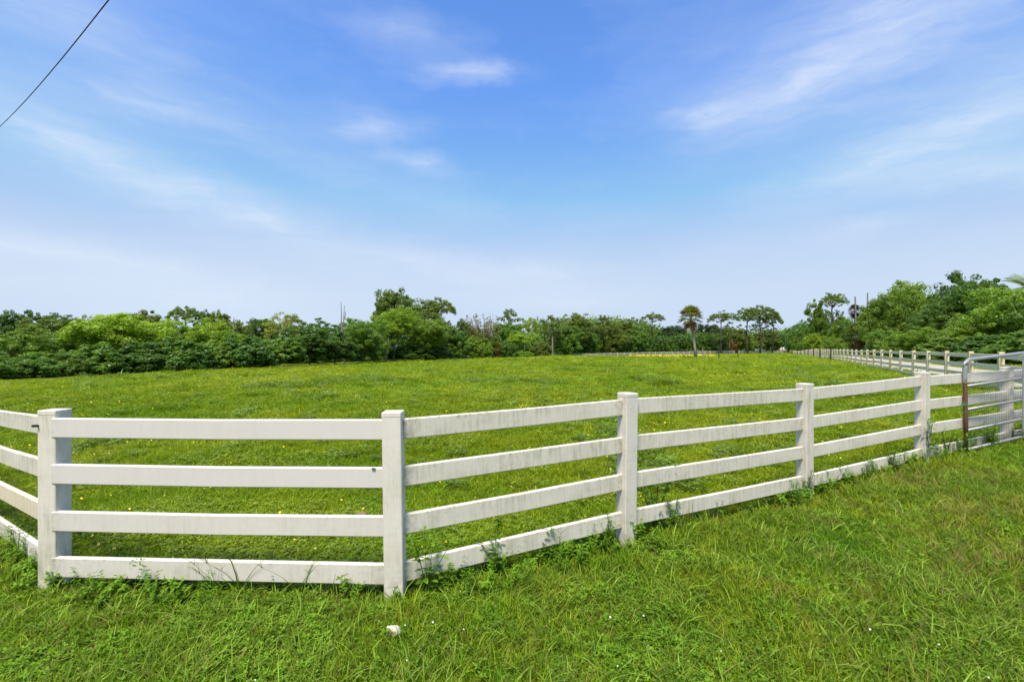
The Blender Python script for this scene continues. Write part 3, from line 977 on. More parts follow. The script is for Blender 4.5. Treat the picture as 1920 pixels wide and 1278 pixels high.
# ------------------------------------------------------------------ trees, left to right
LW = 'shrubs along the left edge of the pasture'
LB = 'trees rising behind the left edge shrubs'
T = [
    # front shrubs of the left-hand edge
    ('shrub', 'feathery mid green shrub at the extreme left edge, lowest of its neighbours', 'shrub', -30, dl(0) + 1.2, 655, 105, 'bush', 'mg', .0, LW),
    ('shrub', 'rounded feathery light green shrub second from the left edge', 'shrub', 62, dl(60) + 1.2, 663, 80, 'bush', 'bg', .0, LW),
    ('shrub', 'low dark shrub just right of the rounded feathery one on the left', 'shrub', 118, dl(118) + 1.3, 660, 80, 'bush', 'mg', .0, LW),
    ('shrub', 'dull green shrub below the left end of the first bright dome', 'shrub', 185, dl(185) + 1.4, 646, 95, 'broad', 'mg', .0, LW),
    ('shrub', 'dark glossy shrub under the middle of the first bright yellow green dome', 'shrub', 258, dl(258) + 1.5, 642, 95, 'broad', 'dk', .0, LW),
    ('shrub', 'broad leaved dark shrub under the second bright dome', 'shrub', 335, dl(335) + 1.5, 634, 110, 'broad', 'bg', .0, LW),
    ('shrub', 'fresh green shrub sloping down right of the second bright dome', 'shrub', 398, dl(398) + 1.5, 640, 70, 'broad', 'mg', .0, LW),
    ('shrub', 'dark large leaved shrub with pale specks left of the pale see-through tree', 'shrub', 462, dl(462) + 1.8, 633, 95, 'broad', 'dk', .0, LW),
    ('shrub', 'mid green leafy shrub below the pale see-through tree', 'shrub', 525, dl(525) + 2, 632, 85, 'broad', 'mg', .0, LW),
    ('shrub', 'very dark tree-like shrub between the pale see-through tree and the tall bare snag', 'shrub', 580, dl(580) + 2, 612, 90, 'dome', 'dk', .08, LW),
    ('shrub', 'dark shrub standing in front of the tall bare snag', 'shrub', 628, dl(628) + 2, 622, 80, 'broad', 'dk', .0, LW),
    ('shrub', 'rounded mid green shrub just right of the tall bare snag', 'shrub', 678, dl(678) + 2, 604, 85, 'fine', 'mg', .03, LW),
    ('shrub', 'light green shrub just outside the left edge beside the feathery ones', 'shrub', -140, 20.5, 652, 110, 'bush', 'mg', .0, LW),
    ('shrub', 'dark broad leaved shrub well outside the left edge', 'shrub', -250, 19.5, 648, 120, 'broad', 'dk', .0, LW),
    ('broadleaf_tree', 'mid green tree standing outside the left edge behind the shrubs', 'tree', -110, 27, 604, 130, 'fine', 'mg', .2, LB),
    # the bright domes and the crowns behind them
    ('broadleaf_tree', 'layered yellow green crown at the left edge above the feathery shrubs', 'tree', 22, 25.5, 610, 105, 'layer', 'lt', .2, LB),
    ('broadleaf_tree', 'mid green spreading crown between the small frond palm and the first bright dome', 'tree', 118, 29, 620, 105, 'layer', 'mg', .2, LB),
    ('broadleaf_tree', 'large bright yellow green dome, left one of the two', 'tree', 225, 30, 591, 165, 'fine', 'br', .22, LB),
    ('broadleaf_tree', 'large bright yellow green dome, right one of the two', 'tree', 348, 33, 602, 150, 'fine', 'br', .22, LB),
    ('broadleaf_tree', 'small bright crown tucked right of the second bright dome', 'tree', 428, 36, 628, 60, 'dome', 'lt', .2, LB),
    ('broadleaf_tree', 'dark crown rising at the left edge of the view above the yellow green layers', 'tree', 5, 33, 592, 80, 'dome', 'dk', .25, LB),
    ('broadleaf_tree', 'dark crown with a single tuft poking up near the left edge', 'tree', 45, 34, 586, 60, 'loose', 'dk', .3, LB),
    ('broadleaf_tree', 'flat olive crown over the small frond palm on the left', 'tree', 75, 33, 601, 75, 'layer', 'ol', .3, LB),
    ('broadleaf_tree', 'dark spreading crown left of the first bright dome', 'tree', 122, 36, 596, 85, 'layer', 'dk', .3, LB),
    ('broadleaf_tree', 'sparse greyish crown peeping up left of the first bright dome', 'tree', 158, 38, 597, 45, 'loose', 'ol', .3, LB),
    ('pine_tree', 'dark flat crown standing up between the two bright domes', 'tree', 262, 42, 587, 78, 'dome', 'ol', .35, LB),
    ('pine_tree', 'round topped pine rising behind the right hand bright dome', 'tree', 347, 44, 580, 66, 'pine5', 'pn', .35, LB),
    ('pine_tree', 'narrow dark crown right behind the right hand bright dome', 'tree', 387, 45, 589, 36, 'dome', 'dk', .35, LB),
    ('pine_tree', 'dark crown left beside the small dead tree', 'tree', 413, 45, 590, 46, 'dome', 'ol', .35, LB),
    ('broadleaf_tree', 'rough dark crown right beside the small dead tree', 'tree', 452, 46, 608, 55, 'layer', 'ol', .3, LB),
    ('broadleaf_tree', 'dark crown left of the pale see-through tree top', 'tree', 490, 48, 604, 60, 'dome', 'dk', .3, LB),
    ('broadleaf_tree', 'pale yellow green tree top with sky showing through it', 'tree', 530, 44, 591, 66, 'loose', 'gy', .45, LB),
    ('broadleaf_tree', 'dense dark crown right of the pale see-through tree', 'tree', 575, 46, 600, 70, 'layer', 'dk', .25, LB),
    ('broadleaf_tree', 'dark wide crown left beside the tall bare snag', 'tree', 618, 50, 603, 65, 'layer', 'dk', .25, LB),
    ('broadleaf_tree', 'bushy dark green crown right beside the tall bare snag', 'tree', 668, 52, 603, 72, 'dome', 'mg', .25, LB),
    # the tall group in the left middle
    ('pine_tree', 'tallest dark crown of the group right of the bare snag', 'tree', 731, 60, 549, 66, 'dome', 'pn', .30, LB),
    ('pine_tree', 'broad pine crown between the tallest crown and the flat topped pine', 'tree', 778, 62, 564, 92, 'layer', 'pn', .25, LB),
    ('pine_tree', 'flat topped open pine with its dark trunk showing, right of the tall group', 'tree', 822, 62, 565, 64, 'pine4', 'pn', .4, LB),
    ('broadleaf_tree', 'dark leafy crown filling below the flat topped open pine', 'tree', 812, 58, 590, 90, 'layer', 'ol', .2, LB),
    ('broadleaf_tree', 'tall light green crown hung with creeper at the foot of the tallest pine', 'tree', 738, 50, 581, 82, 'fine', 'br', .35, LB),
    ('broadleaf_tree', 'yellow green crown on a slanting bare trunk in the middle of the tall group', 'tree', 800, 53, 604, 80, 'fine', 'lt', .35, LB, .12),
    ('broadleaf_tree', 'mid green crown at the left foot of the tall group', 'tree', 700, 47, 606, 60, 'fine', 'mg', .15, LB),
    ('shrub', 'bright leafy shrub at the right foot of the tall group', 'shrub', 848, dl(848) + 2, 620, 62, 'dome', 'bg', .02, LW),
    ('shrub', 'dark low shrub under the crown with the slanting trunk', 'shrub', 770, dl(770) + 3.5, 648, 85, 'bush', 'dk', .0, LW),
    ('shrub', 'dark low shrub in front of the slanting bare trunk', 'shrub', 818, dl(818) + 2.5, 646, 60, 'broad', 'mg', .0, LW),
    ('broadleaf_tree', 'dark tree left of the feathery brown bamboo', 'tree', 868, 68, 606, 50, 'dome', 'dk', .2, LB),
    ('bamboo_clump', 'feathery brownish bamboo clump rising above the left edge trees', 'bamboo', 905, 66, 592, 66, 'bamboo', 'bn', .05, None),
    ('shrub', 'light green shrub below the feathery bamboo', 'shrub', 893, dl(893) + 2, 630, 60, 'bush', 'lt', .0, LW),
    ('pine_tree', 'open dark crown just right of the feathery bamboo', 'tree', 953, 88, 585, 48, 'pine3', 'pn', .3, LB),
    ('broadleaf_tree', 'dark trunked green tree under the open crown right of the bamboo', 'tree', 950, 84, 612, 55, 'dome', 'mg', .2, LB),
    ('broadleaf_tree', 'small light green parasol shaped tree before the dark wood', 'tree', 981, 78, 625, 56, 'layer', 'br', .45, LB),
    ('broadleaf_tree', 'pale yellow green crown above the small parasol shaped tree', 'tree', 990, 92, 600, 38, 'loose', 'gy', .4, LB),
    ('shrub', 'low green bush at the foot of the small parasol shaped tree', 'shrub', 978, dl(978) + 1, 658, 46, 'bush', 'lt', .0, LW),
    ('shrub', 'dark olive thicket at the left end of the far white fence', 'shrub', 1015, dl(1015) + 2, 640, 42, 'bush', 'ol', .0, LW),
    ('shrub', 'dark shrub between the bamboo and the small parasol shaped tree', 'shrub', 948, dl(948) + 3, 642, 40, 'dome', 'dk', .0, LW),
]
FW = 'trees of the far wood'
T += [
    ('pine_tree', 'round topped tree at the left end of the far wood', 'tree', 1035, 118, 592, 50, 'pine3', 'pn', .3, FW),
    ('pine_tree', 'far wood tree with a spiky raised tip, second from its left end', 'tree', 1078, 130, 588, 62, 'layer', 'ol', .25, FW),
    ('pine_tree', 'far wood crown in the middle between the spiky tip and the open pine', 'tree', 1130, 140, 592, 60, 'pine1', 'pn', .25, FW),
    ('pine_tree', 'slightly lower rounded crown of the far wood left of the open pine', 'tree', 1176, 150, 598, 56, 'layer', 'ol', .25, FW),
    ('broadleaf_tree', 'green crown low in the far wood above the left end of the white fence', 'tree', 1060, 122, 612, 60, 'dome', 'mg', .1, FW),
    ('broadleaf_tree', 'brownish green crown low in the middle of the far wood', 'tree', 1140, 142, 612, 70, 'dome', 'ol', .1, FW),
    ('broadleaf_tree', 'fresh green crown in the far wood below the gap before the open pine', 'tree', 1185, 148, 614, 60, 'dome', 'mg', .1, FW),
    ('broadleaf_tree', 'dark green tree in front of the far wood just past its left end', 'tree', 1098, 134, 625, 52, 'fine', 'bg', .05, FW),
    ('broadleaf_tree', 'olive brown undergrowth tree in the far wood with a thin bare trunk', 'tree', 1120, 150, 604, 60, 'loose', 'ol', .1, FW),
    ('pine_tree', 'lone open pine with sky through its crown left of the palm', 'tree', 1222, 150, 586, 46, 'pine6', 'pn', .5, FW),
    ('oak_tree', 'very dark dome shaped tree behind the hedge just left of the palm', 'tree', 1262, 170, 611, 62, 'fine', 'dd', .1, FW),
    ('oak_tree', 'very dark dome shaped tree behind the hedge just right of the palm', 'tree', 1326, 170, 609, 60, 'fine', 'dd', .1, FW),
    ('pine_tree', 'open umbrella pine right of the palm, smaller of the two umbrella groups', 'tree', 1352, 150, 583, 56, 'pine6', 'pn', .36, FW),
    ('pine_tree', 'thin small pine beside the smaller umbrella pine', 'tree', 1367, 156, 606, 24, 'pine2', 'pn', .4, FW),
    ('pine_tree', 'umbrella pine with the left trunk of the tall pair', 'tree', 1402, 156, 577, 48, 'pine5', 'pn', .36, FW),
    ('pine_tree', 'umbrella pine with the right trunk of the tall pair', 'tree', 1425, 158, 574, 62, 'pine4', 'pn', .40, FW),
    ('pine_tree', 'lower spreading pine crown at the right of the tall umbrella pair', 'tree', 1448, 162, 588, 44, 'pine5', 'pn', .36, FW),
    ('broadleaf_tree', 'dark green tree between the smaller umbrella pine and the tall pair', 'tree', 1382, 176, 614, 46, 'dome', 'ol', .1, FW),
    ('broadleaf_tree', 'reddish brown dying tree by the gap in the far fence', 'tree', 1372, 172, 634, 22, 'loose', 'rd', .05, FW),
    ('broadleaf_tree', 'olive tree under the right trunk of the umbrella pair', 'tree', 1440, 186, 620, 44, 'dome', 'ol', .1, FW),
    ('broadleaf_tree', 'dark tree behind the white vehicles at the end of the lane', 'tree', 1468, 205, 618, 46, 'dome', 'dk', .05, FW),
    ('broadleaf_tree', 'green tree just left of the smaller umbrella pine', 'tree', 1340, 172, 622, 40, 'dome', 'mg', .1, FW),
]
RW = 'trees beyond the lane on the right'
RS = 'shrubs beyond the lane on the right'
T += [
    ('broadleaf_tree', 'round topped dark tree farthest off at the end of the right hand tree row', 'tree', 1497, 190, 602, 34, 'fine', 'dk', .15, RW),
    ('broadleaf_tree', 'mid green tree next to the farthest round topped one on the right', 'tree', 1512, 170, 612, 44, 'dome', 'mg', .05, RW),
    ('broadleaf_tree', 'leafy tree left under the tall pine of the right hand row', 'tree', 1536, 130, 566, 46, 'layer', 'mg', .1, RW),
    ('pine_tree', 'tall slim pine with a round open head on the right hand row', 'tree', 1561, 120, 550, 48, 'pine4', 'pn', .55, RW),
    ('broadleaf_tree', 'leafy tree right under the tall slim pine', 'tree', 1578, 118, 590, 50, 'fine', 'mg', .05, RW),
    ('broadleaf_tree', 'wide olive crown, large rounded one in the middle of the right hand row', 'tree', 1672, 72, 545, 100, 'fine', 'mg', .1, RW),
    ('broadleaf_tree', 'high rounded olive crown just behind and right of the wide one', 'tree', 1712, 76, 529, 92, 'fine', 'lt', .1, RW),
    ('broadleaf_tree', 'tallest dark crown of the right hand row with ragged sunlit twigs', 'tree', 1815, 62, 508, 112, 'dome', 'dk', .30, RW),
    ('broadleaf_tree', 'dense dark crown below the tallest ragged one on the right', 'tree', 1790, 60, 556, 120, 'fine', 'dk', .1, RW),
    ('broadleaf_tree', 'dark crown under the ragged tallest tree toward the right edge', 'tree', 1848, 58, 528, 112, 'fine', 'dk', .15, RW),
    ('broadleaf_tree', 'bright green crown hanging at the right edge of the view', 'tree', 1895, 46, 540, 150, 'fine', 'lt', .1, RW),
    ('broadleaf_tree', 'bright green crown spreading left of the one at the right edge', 'tree', 1825, 48, 588, 120, 'fine', 'lt', .05, RW),
    ('broadleaf_tree', 'leafy green tree just outside the right edge', 'tree', 1990, 42, 520, 170, 'fine', 'mg', .1, RW),
    ('shrub', 'bright green shrub below the wide olive crown on the right', 'shrub', 1712, 56, 616, 105, 'fine', 'lt', .0, RS),
    ('shrub', 'rounded fresh green shrub behind the white fence below the wide crown', 'shrub', 1665, 62, 618, 70, 'fine', 'mg', .0, RS),
    ('shrub', 'dark green shrub behind the white fence under the tallest tree', 'shrub', 1780, 46, 634, 100, 'broad', 'mg', .0, RS),
    ('shrub', 'very dark shrub behind the white fence near the gate', 'shrub', 1855, 40, 630, 110, 'broad', 'dk', .0, RS),
    ('shrub', 'green shrub behind the fence at the right edge beyond the gate', 'shrub', 1930, 36, 622, 120, 'broad', 'mg', .0, RS),
    ('shrub', 'fresh green shrub left of the shaggy palm', 'shrub', 1562, 105, 632, 45, 'fine', 'lt', .0, RS),
    ('shrub', 'bright shrub below the tall slim pine on the right', 'shrub', 1532, 120, 626, 42, 'fine', 'br', .0, RS),
    ('shrub', 'low dull green shrub farthest along the lane', 'shrub', 1503, 150, 632, 36, 'fine', 'mg', .0, RS),
]
for a in T:
    a = list(a)
    if a[10] == LB and a[4] >= 33: a[5] -= 5
    if a[2] == 'shrub' and 500 < a[3] < 900: a[9] = .13
    nm, lab, cat, px, d, yt, w, kd, cl, zb, gr = a[:11]
    if gr == LB or kd == 'bamboo':               # trees near the hedge: bare ground between trunk and shrubs is hidden
        pass
    tree(nm, lab, cat, px, d, yt, w, kd, cl, zb, gr, *(a[11:]), trunk=(cat != 'shrub' or zb > .05))

# ------------------------------------------------------------------ palms, snags, poles
def palm(name, label, px, d, ytop, wpx, ybot_d=None, lean=0.0, var=0, group=None, skirt=True, green=(.075, .105, .03), dead=(.17, .11, .05)):
    x, y = at(px, d); g = gz(x, y)
    zt = CAMZ + (HZ - ytop) / F * d
    r = wpx / F * d / 2
    hub = zt - g - r * 1.0
    root = tag(empty(name, (x, y, g)), label, 'palm', group)
    lx = -lean * hub
    rt = max(.12, r * .10)
    pts = [((0, 0, -.2), rt * 1.15), ((lx * .25, 0, hub * .3), rt), ((lx * .6, 0, hub * .65), rt * .92), ((lx, 0, hub), rt * 1.0)]
    link('trunk', tube_mesh('trunk', [pts], 10), M['palebark'], root)
    a, b = PALM[var]
    o = link('fronds', a, None, root, (lx, 0, hub), (0, 0, trng.uniform(0, 6))); o.scale = (r * 1.12, r * 1.12, r * 1.2); o.color = (*green, 1)
    if skirt:
        o = link('dead_fronds', b, None, root, (lx, 0, hub), (0, 0, trng.uniform(0, 6))); o.scale = (r * .9, r * .9, r * 1.15); o.color = (*dead, 1)
    return root


palm('cabbage_palm', 'lone cabbage palm with a brownish mop head on a leaning pale trunk in the pasture', 1305, 64, 572, 47, lean=.13, green=(.20, .24, .05), dead=(.24, .14, .06))
palm('cabbage_palm', 'shaggy dark cabbage palm beside the two bare poles on the right', 1606, 92, 604, 52, var=1, green=(.10, .15, .04), dead=(.16, .13, .06))
palm('cabbage_palm', 'dead palm head bristling brown round the left bare pole', 1603, 96, 570, 27, var=1, green=(.10, .065, .04), dead=(.09, .06, .04))
palm('cabbage_palm', 'small cabbage palm at the hedge foot right of the bamboo', 931, dl(931) + .5, 640, 28, var=0, green=(.24, .27, .06))
palm('cabbage_palm', 'small pale fan palm at the foot of the very dark shrub by the snag', 604, dl(604) + .5, 664, 26, var=1, green=(.15, .26, .05), skirt=False)
x, y = at(70, 27.5); g = gz(x, y)
rt_ = tag(empty('frond_palm', (x, y, g)), 'small arching frond palm poking through the shrubs near the left edge', 'palm')
o = link('fronds', feather_palm(31, 9, 1.0, .35, .5), M['leaf'], rt_, (0, 0, 1.4)); o.scale = (1.3,) * 3; o.color = (.13, .17, .05, 1)
link('trunk', tube_mesh('trunk', [[((0, 0, -.1), .12), ((.05, 0, 1.45), .08)]], 8), M['bark'], rt_)
x, y = at(1934, 52); g = gz(x, y)
rt_ = tag(empty('frond_palm', (x, y, g)), 'tall palm with pale drooping fronds over the right edge of the view', 'palm')
o = link('fronds', feather_palm(33, 30, 1.0, .55, -.1), M['leaf'], rt_, (0, 0, 8.0)); o.scale = (2.7,) * 3; o.color = (.17, .28, .08, 1)
link('trunk', tube_mesh('trunk', [[((0, 0, -.1), .2), ((.1, 0, 4), .15), ((.05, 0, 8.15), .12)]], 8), M['bark'], rt_)


def snag(name, label, px, d, ytop, stems, mat='deadwood', group=None):
    """stems: list of (dx_px at base, dx_px at top, top_y, base radius, top radius)"""
    x, y = at(px, d); g = gz(x, y)
    root_paths = []
    k = d / F
    for (b, t, yt, r0, r1, yb) in stems:
        z1 = CAMZ + (HZ - yt) * k - g; z0 = -.2 if yb is None else CAMZ + (HZ - yb) * k - g
        rr = random.Random(int(px + b * 3))
        mid = ((b + t) / 2 * k + rr.uniform(-.05, .05), rr.uniform(-.05, .05), (z0 + z1) / 2)
        root_paths.append([((b * k, 0, z0), r0), (mid, (r0 + r1) / 2), ((t * k, 0, z1), r1)])
    o = link(name, tube_mesh(name, root_paths, 7, False), M[mat], None, (x, y, g))
    return tag(o, label, 'pole' if name == 'wooden_pole' else 'dead tree', group)


snag('dead_tree', 'tall bare snag with two splintered grey spires above the left edge trees', 641, 46, 565,
     [(2, 0, 604, .14, .10, None), (-1, -1.5, 565, .065, .022, 612), (3, 5, 572, .055, .018, 607), (5, 6.5, 583, .07, .02, 598), (2, 10, 607, .03, .012, 614), (1, -7, 604, .03, .012, 610), (2, 9, 618, .03, .012, 626)])
snag('dead_tree', 'small bare twiggy dead tree behind the shrubs right of the second dome', 437, 40, 595,
     [(0, 1, 608, .10, .06, None), (1, 2, 595, .05, .02, 610), (2, 5, 598, .03, .01, 603), (0, -8, 602, .04, .01, 613), (0, 6, 604, .03, .01, 611)])
snag('wooden_pole', 'upright bare pole with a brown palm head behind it on the right', 1604, 95, 556, [(1, -.5, 556, .17, .14, None)], 'deadwood')
snag('wooden_pole', 'slightly leaning bare pole right of the one with the brown palm head', 1625, 95, 549, [(-1, 2, 549, .17, .13, None)], 'deadwood')
for (px, d, yt, lab) in [(1036, 100, 632, 'thin pale trunk standing at the left end of the far wood'), (1157, 140, 622, 'thin pale bare trunk in the middle of the far wood'),
                         (1360, 168, 640, 'short forked white trunk behind the far fence right of the palm')]:
    snag('dead_tree', lab, px, d, yt, [(0, 0, yt, .22, .13, None)] + ([(-1.5, -2, 650, .2, .2, None), (1.5, 2, 648, .2, .2, None)] if px == 1360 else []), 'deadwood')
snag('dead_tree', 'slender bent pale trunk at the left foot of the tall group', 724, 46, 640, [(2, 0, 652, .09, .07, None), (0, 5, 634, .07, .045, 653), (1, 9, 642, .04, .02, 657)], 'bark')

# ------------------------------------------------------------------ masses behind the single trees
def mass(name, line, n, leaf, seed, col, label_kind='stuff'):
    """line: list of (px, d, ytop, depth) along which leaf clumps fill from the ground up"""
    rng = np.random.default_rng(seed)
    L_ = np.array(line, float)
    s = np.sort(rng.uniform(L_[0, 0], L_[-1, 0], n))
    d = np.interp(s, L_[:, 0], L_[:, 1]) + rng.uniform(0, 1, n) * np.interp(s, L_[:, 0], L_[:, 3])
    yt = np.interp(s, L_[:, 0], L_[:, 2]) + rng.normal(0, 3, n)
    X = (s - 960) / F * d
    g = ground(X, d)
    zt = CAMZ + (HZ - yt) / F * d
    z = g + (zt - g) * rng.random(n) ** .8
    sc = d / F
    CRr = rng.uniform(6, 15, n) * sc
    C = np.stack([X, d, z], 1)
    per = 26
    idx = np.repeat(np.arange(n), per); m = len(idx)
    dd = rng.normal(size=(m, 3)); dd /= np.linalg.norm(dd, axis=1, keepdims=True)
    P = C[idx] + dd * (CRr[idx] * rng.random(m) ** .4)[:, None]
    P[:, 2] = np.maximum(P[:, 2], ground(P[:, 0], P[:, 1]) + .02)
    V, Q = leaf_quads(rng, P, dd + np.array([0, 0, .5]) + rng.normal(size=(m, 3)) * .5, leaf * sc[idx] * rng.uniform(.6, 1.3, m))
    o = link(name, np_mesh(name, V, Q, False, np.clip(.5 * rng.random(n)[idx] + .5 * rng.random(m), 0, 1)), M['leaf'])
    o.color = (*COLS[col], 1); o['kind'] = label_kind
    return o


mass('undergrowth', [(-420, 20.5, 650, 9), (-60, 25, 650, 8), (240, 31.5, 645, 8), (480, 39, 640, 8), (720, 53, 636, 9), (880, 70, 636, 12), (1010, 92, 636, 16)], 2600, 3.0, 61, 'dk')
mass('far_woods', [(1000, 128, 606, 25), (1110, 150, 600, 25), (1200, 160, 606, 20), (1235, 178, 620, 12), (1400, 196, 632, 12), (1440, 202, 624, 12), (1500, 215, 622, 10)], 2300, 2.2, 62, 'mg')
tag(mass('clipped_hedge', [(1150, 140, 640, 4), (1240, 148, 636, 4), (1300, 152, 632, 4), (1358, 158, 634, 4)], 700, 2.4, 63, 'dk', 'thing'),
    'long dark hedge behind the far fence on both sides of the palm trunk', 'hedge')
mass('lane_undergrowth', [(1478, 170, 626, 20), (1540, 134, 606, 16), (1600, 106, 606, 14), (1680, 82, 572, 12), (1780, 68, 566, 10), (1920, 55, 556, 8), (2250, 40, 556, 8)], 3600, 2.6, 64, 'dk')

# ------------------------------------------------------------------ vehicles far off behind the corner of the fences
def car(label, px, d, ln, rz, pickup=False):
    x, y = at(px, d)
    g = gz(x, y)
    root = tag(empty('parked_car', (x, y, g), rz), label, 'car', 'vehicles parked beyond the far fence')
    bm = bmesh.new()
    prof = [(-.5, .28), (-.5, .62), (-.46, .80), (-.22, .86), (-.12, 1.36), (.22, 1.42), (.36, .98), (.5, .92), (.5, .30)] if not pickup else \
           [(-.5, .35), (-.5, .82), (-.26, .95), (-.14, 1.55), (.10, 1.60), (.14, 1.02), (.5, 1.02), (.5, .38)]
    vs0 = [bm.verts.new((a * ln, -.85, z)) for a, z in prof]; vs1 = [bm.verts.new((a * ln, .85, z)) for a, z in prof]
    n = len(prof)
    bm.faces.new(vs0[::-1]); bm.faces.new(vs1)
    for i in range(n): bm.faces.new((vs0[i], vs0[(i + 1) % n], vs1[(i + 1) % n], vs1[i]))
    bmesh.ops.recalc_face_normals(bm, faces=bm.faces)
    bmesh.ops.bevel(bm, geom=list(bm.edges), offset=.05, segments=1, affect='EDGES')
    link('body', bm_mesh('body', bm), M['carwhite'], root)
    for s in (-1, 1):
        bm = bmesh.new(); box_bm(bm, -.13 * ln, .10 * ln if not pickup else .06 * ln, s * .85 - .012, s * .85 + .012, .95, 1.30, .01)
        link('window', bm_mesh('window', bm), M['glass'], root)
        for a in (-.32, .32):
            bm = bmesh.new(); bmesh.ops.create_cone(bm, cap_ends=True, segments=16, radius1=.33, radius2=.33, depth=.22)
            w = link('wheel', bm_mesh('wheel', bm), M['tyre'], root, (a * ln, s * .80, .33), (R(90), 0, 0))


car('low white car parked beyond the far fence below the umbrella pines', 1428, 186, 4.4, .2)
car('white pickup parked beyond the corner where the two far fences meet', 1470, 186, 4.9, .15, True)

# ------------------------------------------------------------------ overhead cable
def cable():
    p0 = Vector((-4.8, 5.2, 5.95)); a = Vector((-6.02, 7.0, 6.82)); b = Vector((-15.27, 14.0, 8.25))
    # straight through the two sighted points, a touch of sag between them
    pts = []
    d = b - a
    for k in range(41):
        t = -.25 + 1.9 * k / 40
        p = a + d * t
        p.z -= .10 * 4 * t * (1 - t) if 0 < t < 1 else 0
        pts.append((tuple(p), .009))
    tag(link('overhead_cable', tube_mesh('overhead_cable', [pts], 6), M['cable']), 'thin black overhead cable crossing the sky at top left', 'cable')


cable()

# ------------------------------------------------------------------ stones
def stone(name, label, px, yb, r, seed, mat, squash=.7, zoff=.0):
    d = F * CAMZ / (yb - HZ)
    x, y = at(px, d)
    bm = bmesh.new(); bmesh.ops.create_icosphere(bm, subdivisions=3, radius=1.0)
    rng = np.random.default_rng(seed); K = rng.normal(size=(9, 3)); K /= np.linalg.norm(K, axis=1, keepdims=True); off = rng.uniform(.55, .9, 9)
    for v in bm.verts:
        n = np.array(v.co.normalized()); s = 1.0
        for k in range(9):
            c = n @ K[k]
            if c > .2: s = min(s, off[k] / c)
        s *= 1 + .05 * math.sin(11 * n[0] + 7 * n[2]) + rng.normal() * .02
        v.co = Vector(n * s * r); v.co.z *= squash
    o = link(name, bm_mesh(name, bm), M[mat], None, (x, y, gz(x, y) + r * squash * .4 + zoff))
    return tag(o, label, 'stone')


stone('stone', 'pale lumpy limestone lying in the grass before the second post', 738, 1180, .045, 12, 'stone', .75, .06)
stone('stone', 'brown stone lying in the pasture behind the lower rails left of the second post', 677, 978, .055, 9, 'clod', 1.0, .10)

# ------------------------------------------------------------------ grass
def blades(rng, n, rad, lmin, lmax, wid, lean=.6, seg=3, curve=1.0, tipw=.15):
    V, Q, var = [], [], []
    for k in range(n):
        a = rng.uniform(0, 2 * PI); r = rad * math.sqrt(rng.random())
        b = np.array([r * math.cos(a), r * math.sin(a), -.01])
        az = a + rng.normal() * 1.0; h = np.array([math.cos(az), math.sin(az), 0.0])
        tw = rng.uniform(0, PI); side = np.array([math.cos(tw), math.sin(tw), 0.0])
        L = rng.uniform(lmin, lmax); e = PI / 2 - abs(rng.normal()) * lean; cv = rng.uniform(.3, 1.3) * curve; w = wid * rng.uniform(.6, 1.2)
        p = b; i0 = len(V); vv = rng.random()
        for s in range(seg + 1):
            t = s / seg
            ww = w * (1 - t ** 1.6 * (1 - tipw)) * .5
            V += [p - side * ww, p + side * ww]
            e2 = e - cv * t
            p = p + (h * math.cos(e2) + np.array([0, 0, math.sin(e2)])) * L / seg
            if s < seg:
                Q.append((i0 + 2 * s, i0 + 2 * s + 1, i0 + 2 * s + 3, i0 + 2 * s + 2)); var.append(vv)
    return V, Q, var


def leaflets(rng, n, rad, zmin, zmax, size):
    V, Q, var = [], [], []
    for k in range(n):
        a = rng.uniform(0, 2 * PI); r = rad * math.sqrt(rng.random())
        c = np.array([r * math.cos(a), r * math.sin(a), rng.uniform(zmin, zmax)])
        vv = rng.random(); t0 = rng.uniform(0, 6)
        for j in range(3):
            t = t0 + j * 2.094 + rng.normal() * .15; h = np.array([math.cos(t), math.sin(t), rng.uniform(-.35, .5)]); sd_ = np.array([-math.sin(t), math.cos(t), rng.normal() * .2])
            s = size * rng.uniform(.7, 1.25)
            i0 = len(V); V += [c, c + h * s * .5 + sd_ * s * .3, c + h * s, c + h * s * .5 - sd_ * s * .3]
            Q.append((i0, i0 + 1, i0 + 2, i0 + 3)); var.append(np.clip(vv + rng.normal() * .08, 0, 1))
    return V, Q, var


def tuft_object(name, data, mat):
    V, Q, var = data
    me = np_mesh(name, np.array(V), np.array(Q), True, var); me.materials.append(M[mat])
    return bpy.data.objects.new(name, me)           # shape only; it is scattered by the grass below and never placed itself


grng = np.random.default_rng(77)
def lawn(i, mat):
    return tuft_object('tuft', blades(grng, 46, .075, .055, .14, .0075, .95, 3, 1.25), mat)


NEAR_T = [lawn(i, 'grass') for i in range(6)]
NEAR_T += [tuft_object('tuft', leaflets(grng, 26, .085, .02, .085, .019), 'broad') for i in range(3)]
NEAR_T += [tuft_object('tuft', blades(grng, 20, .07, .10, .24, .0105, .85, 4, 1.7), 'tall') for i in range(3)]
NEAR_T += [tuft_object('tuft', blades(grng, 16, .08, .08, .20, .005, 1.0, 3, .8), 'straw') for i in range(2)]
MEAD_T = [tuft_object('tuft', blades(grng, 52, .11, .05, .13, .009, .95, 2, 1.2), 'meadow') for i in range(5)]
MEAD_T += [tuft_object('tuft', leaflets(grng, 40, .11, .02, .09, .022), 'meadow') for i in range(3)]
MEAD_T += [tuft_object('tuft', blades(grng, 34, .12, .12, .24, .014, .7, 3, 1.2), 'darkweed') for i in range(1)]
MEAD_T += [tuft_object('tuft', leaflets(grng, 56, .12, .03, .15, .026), 'darkweed') for i in range(1)]


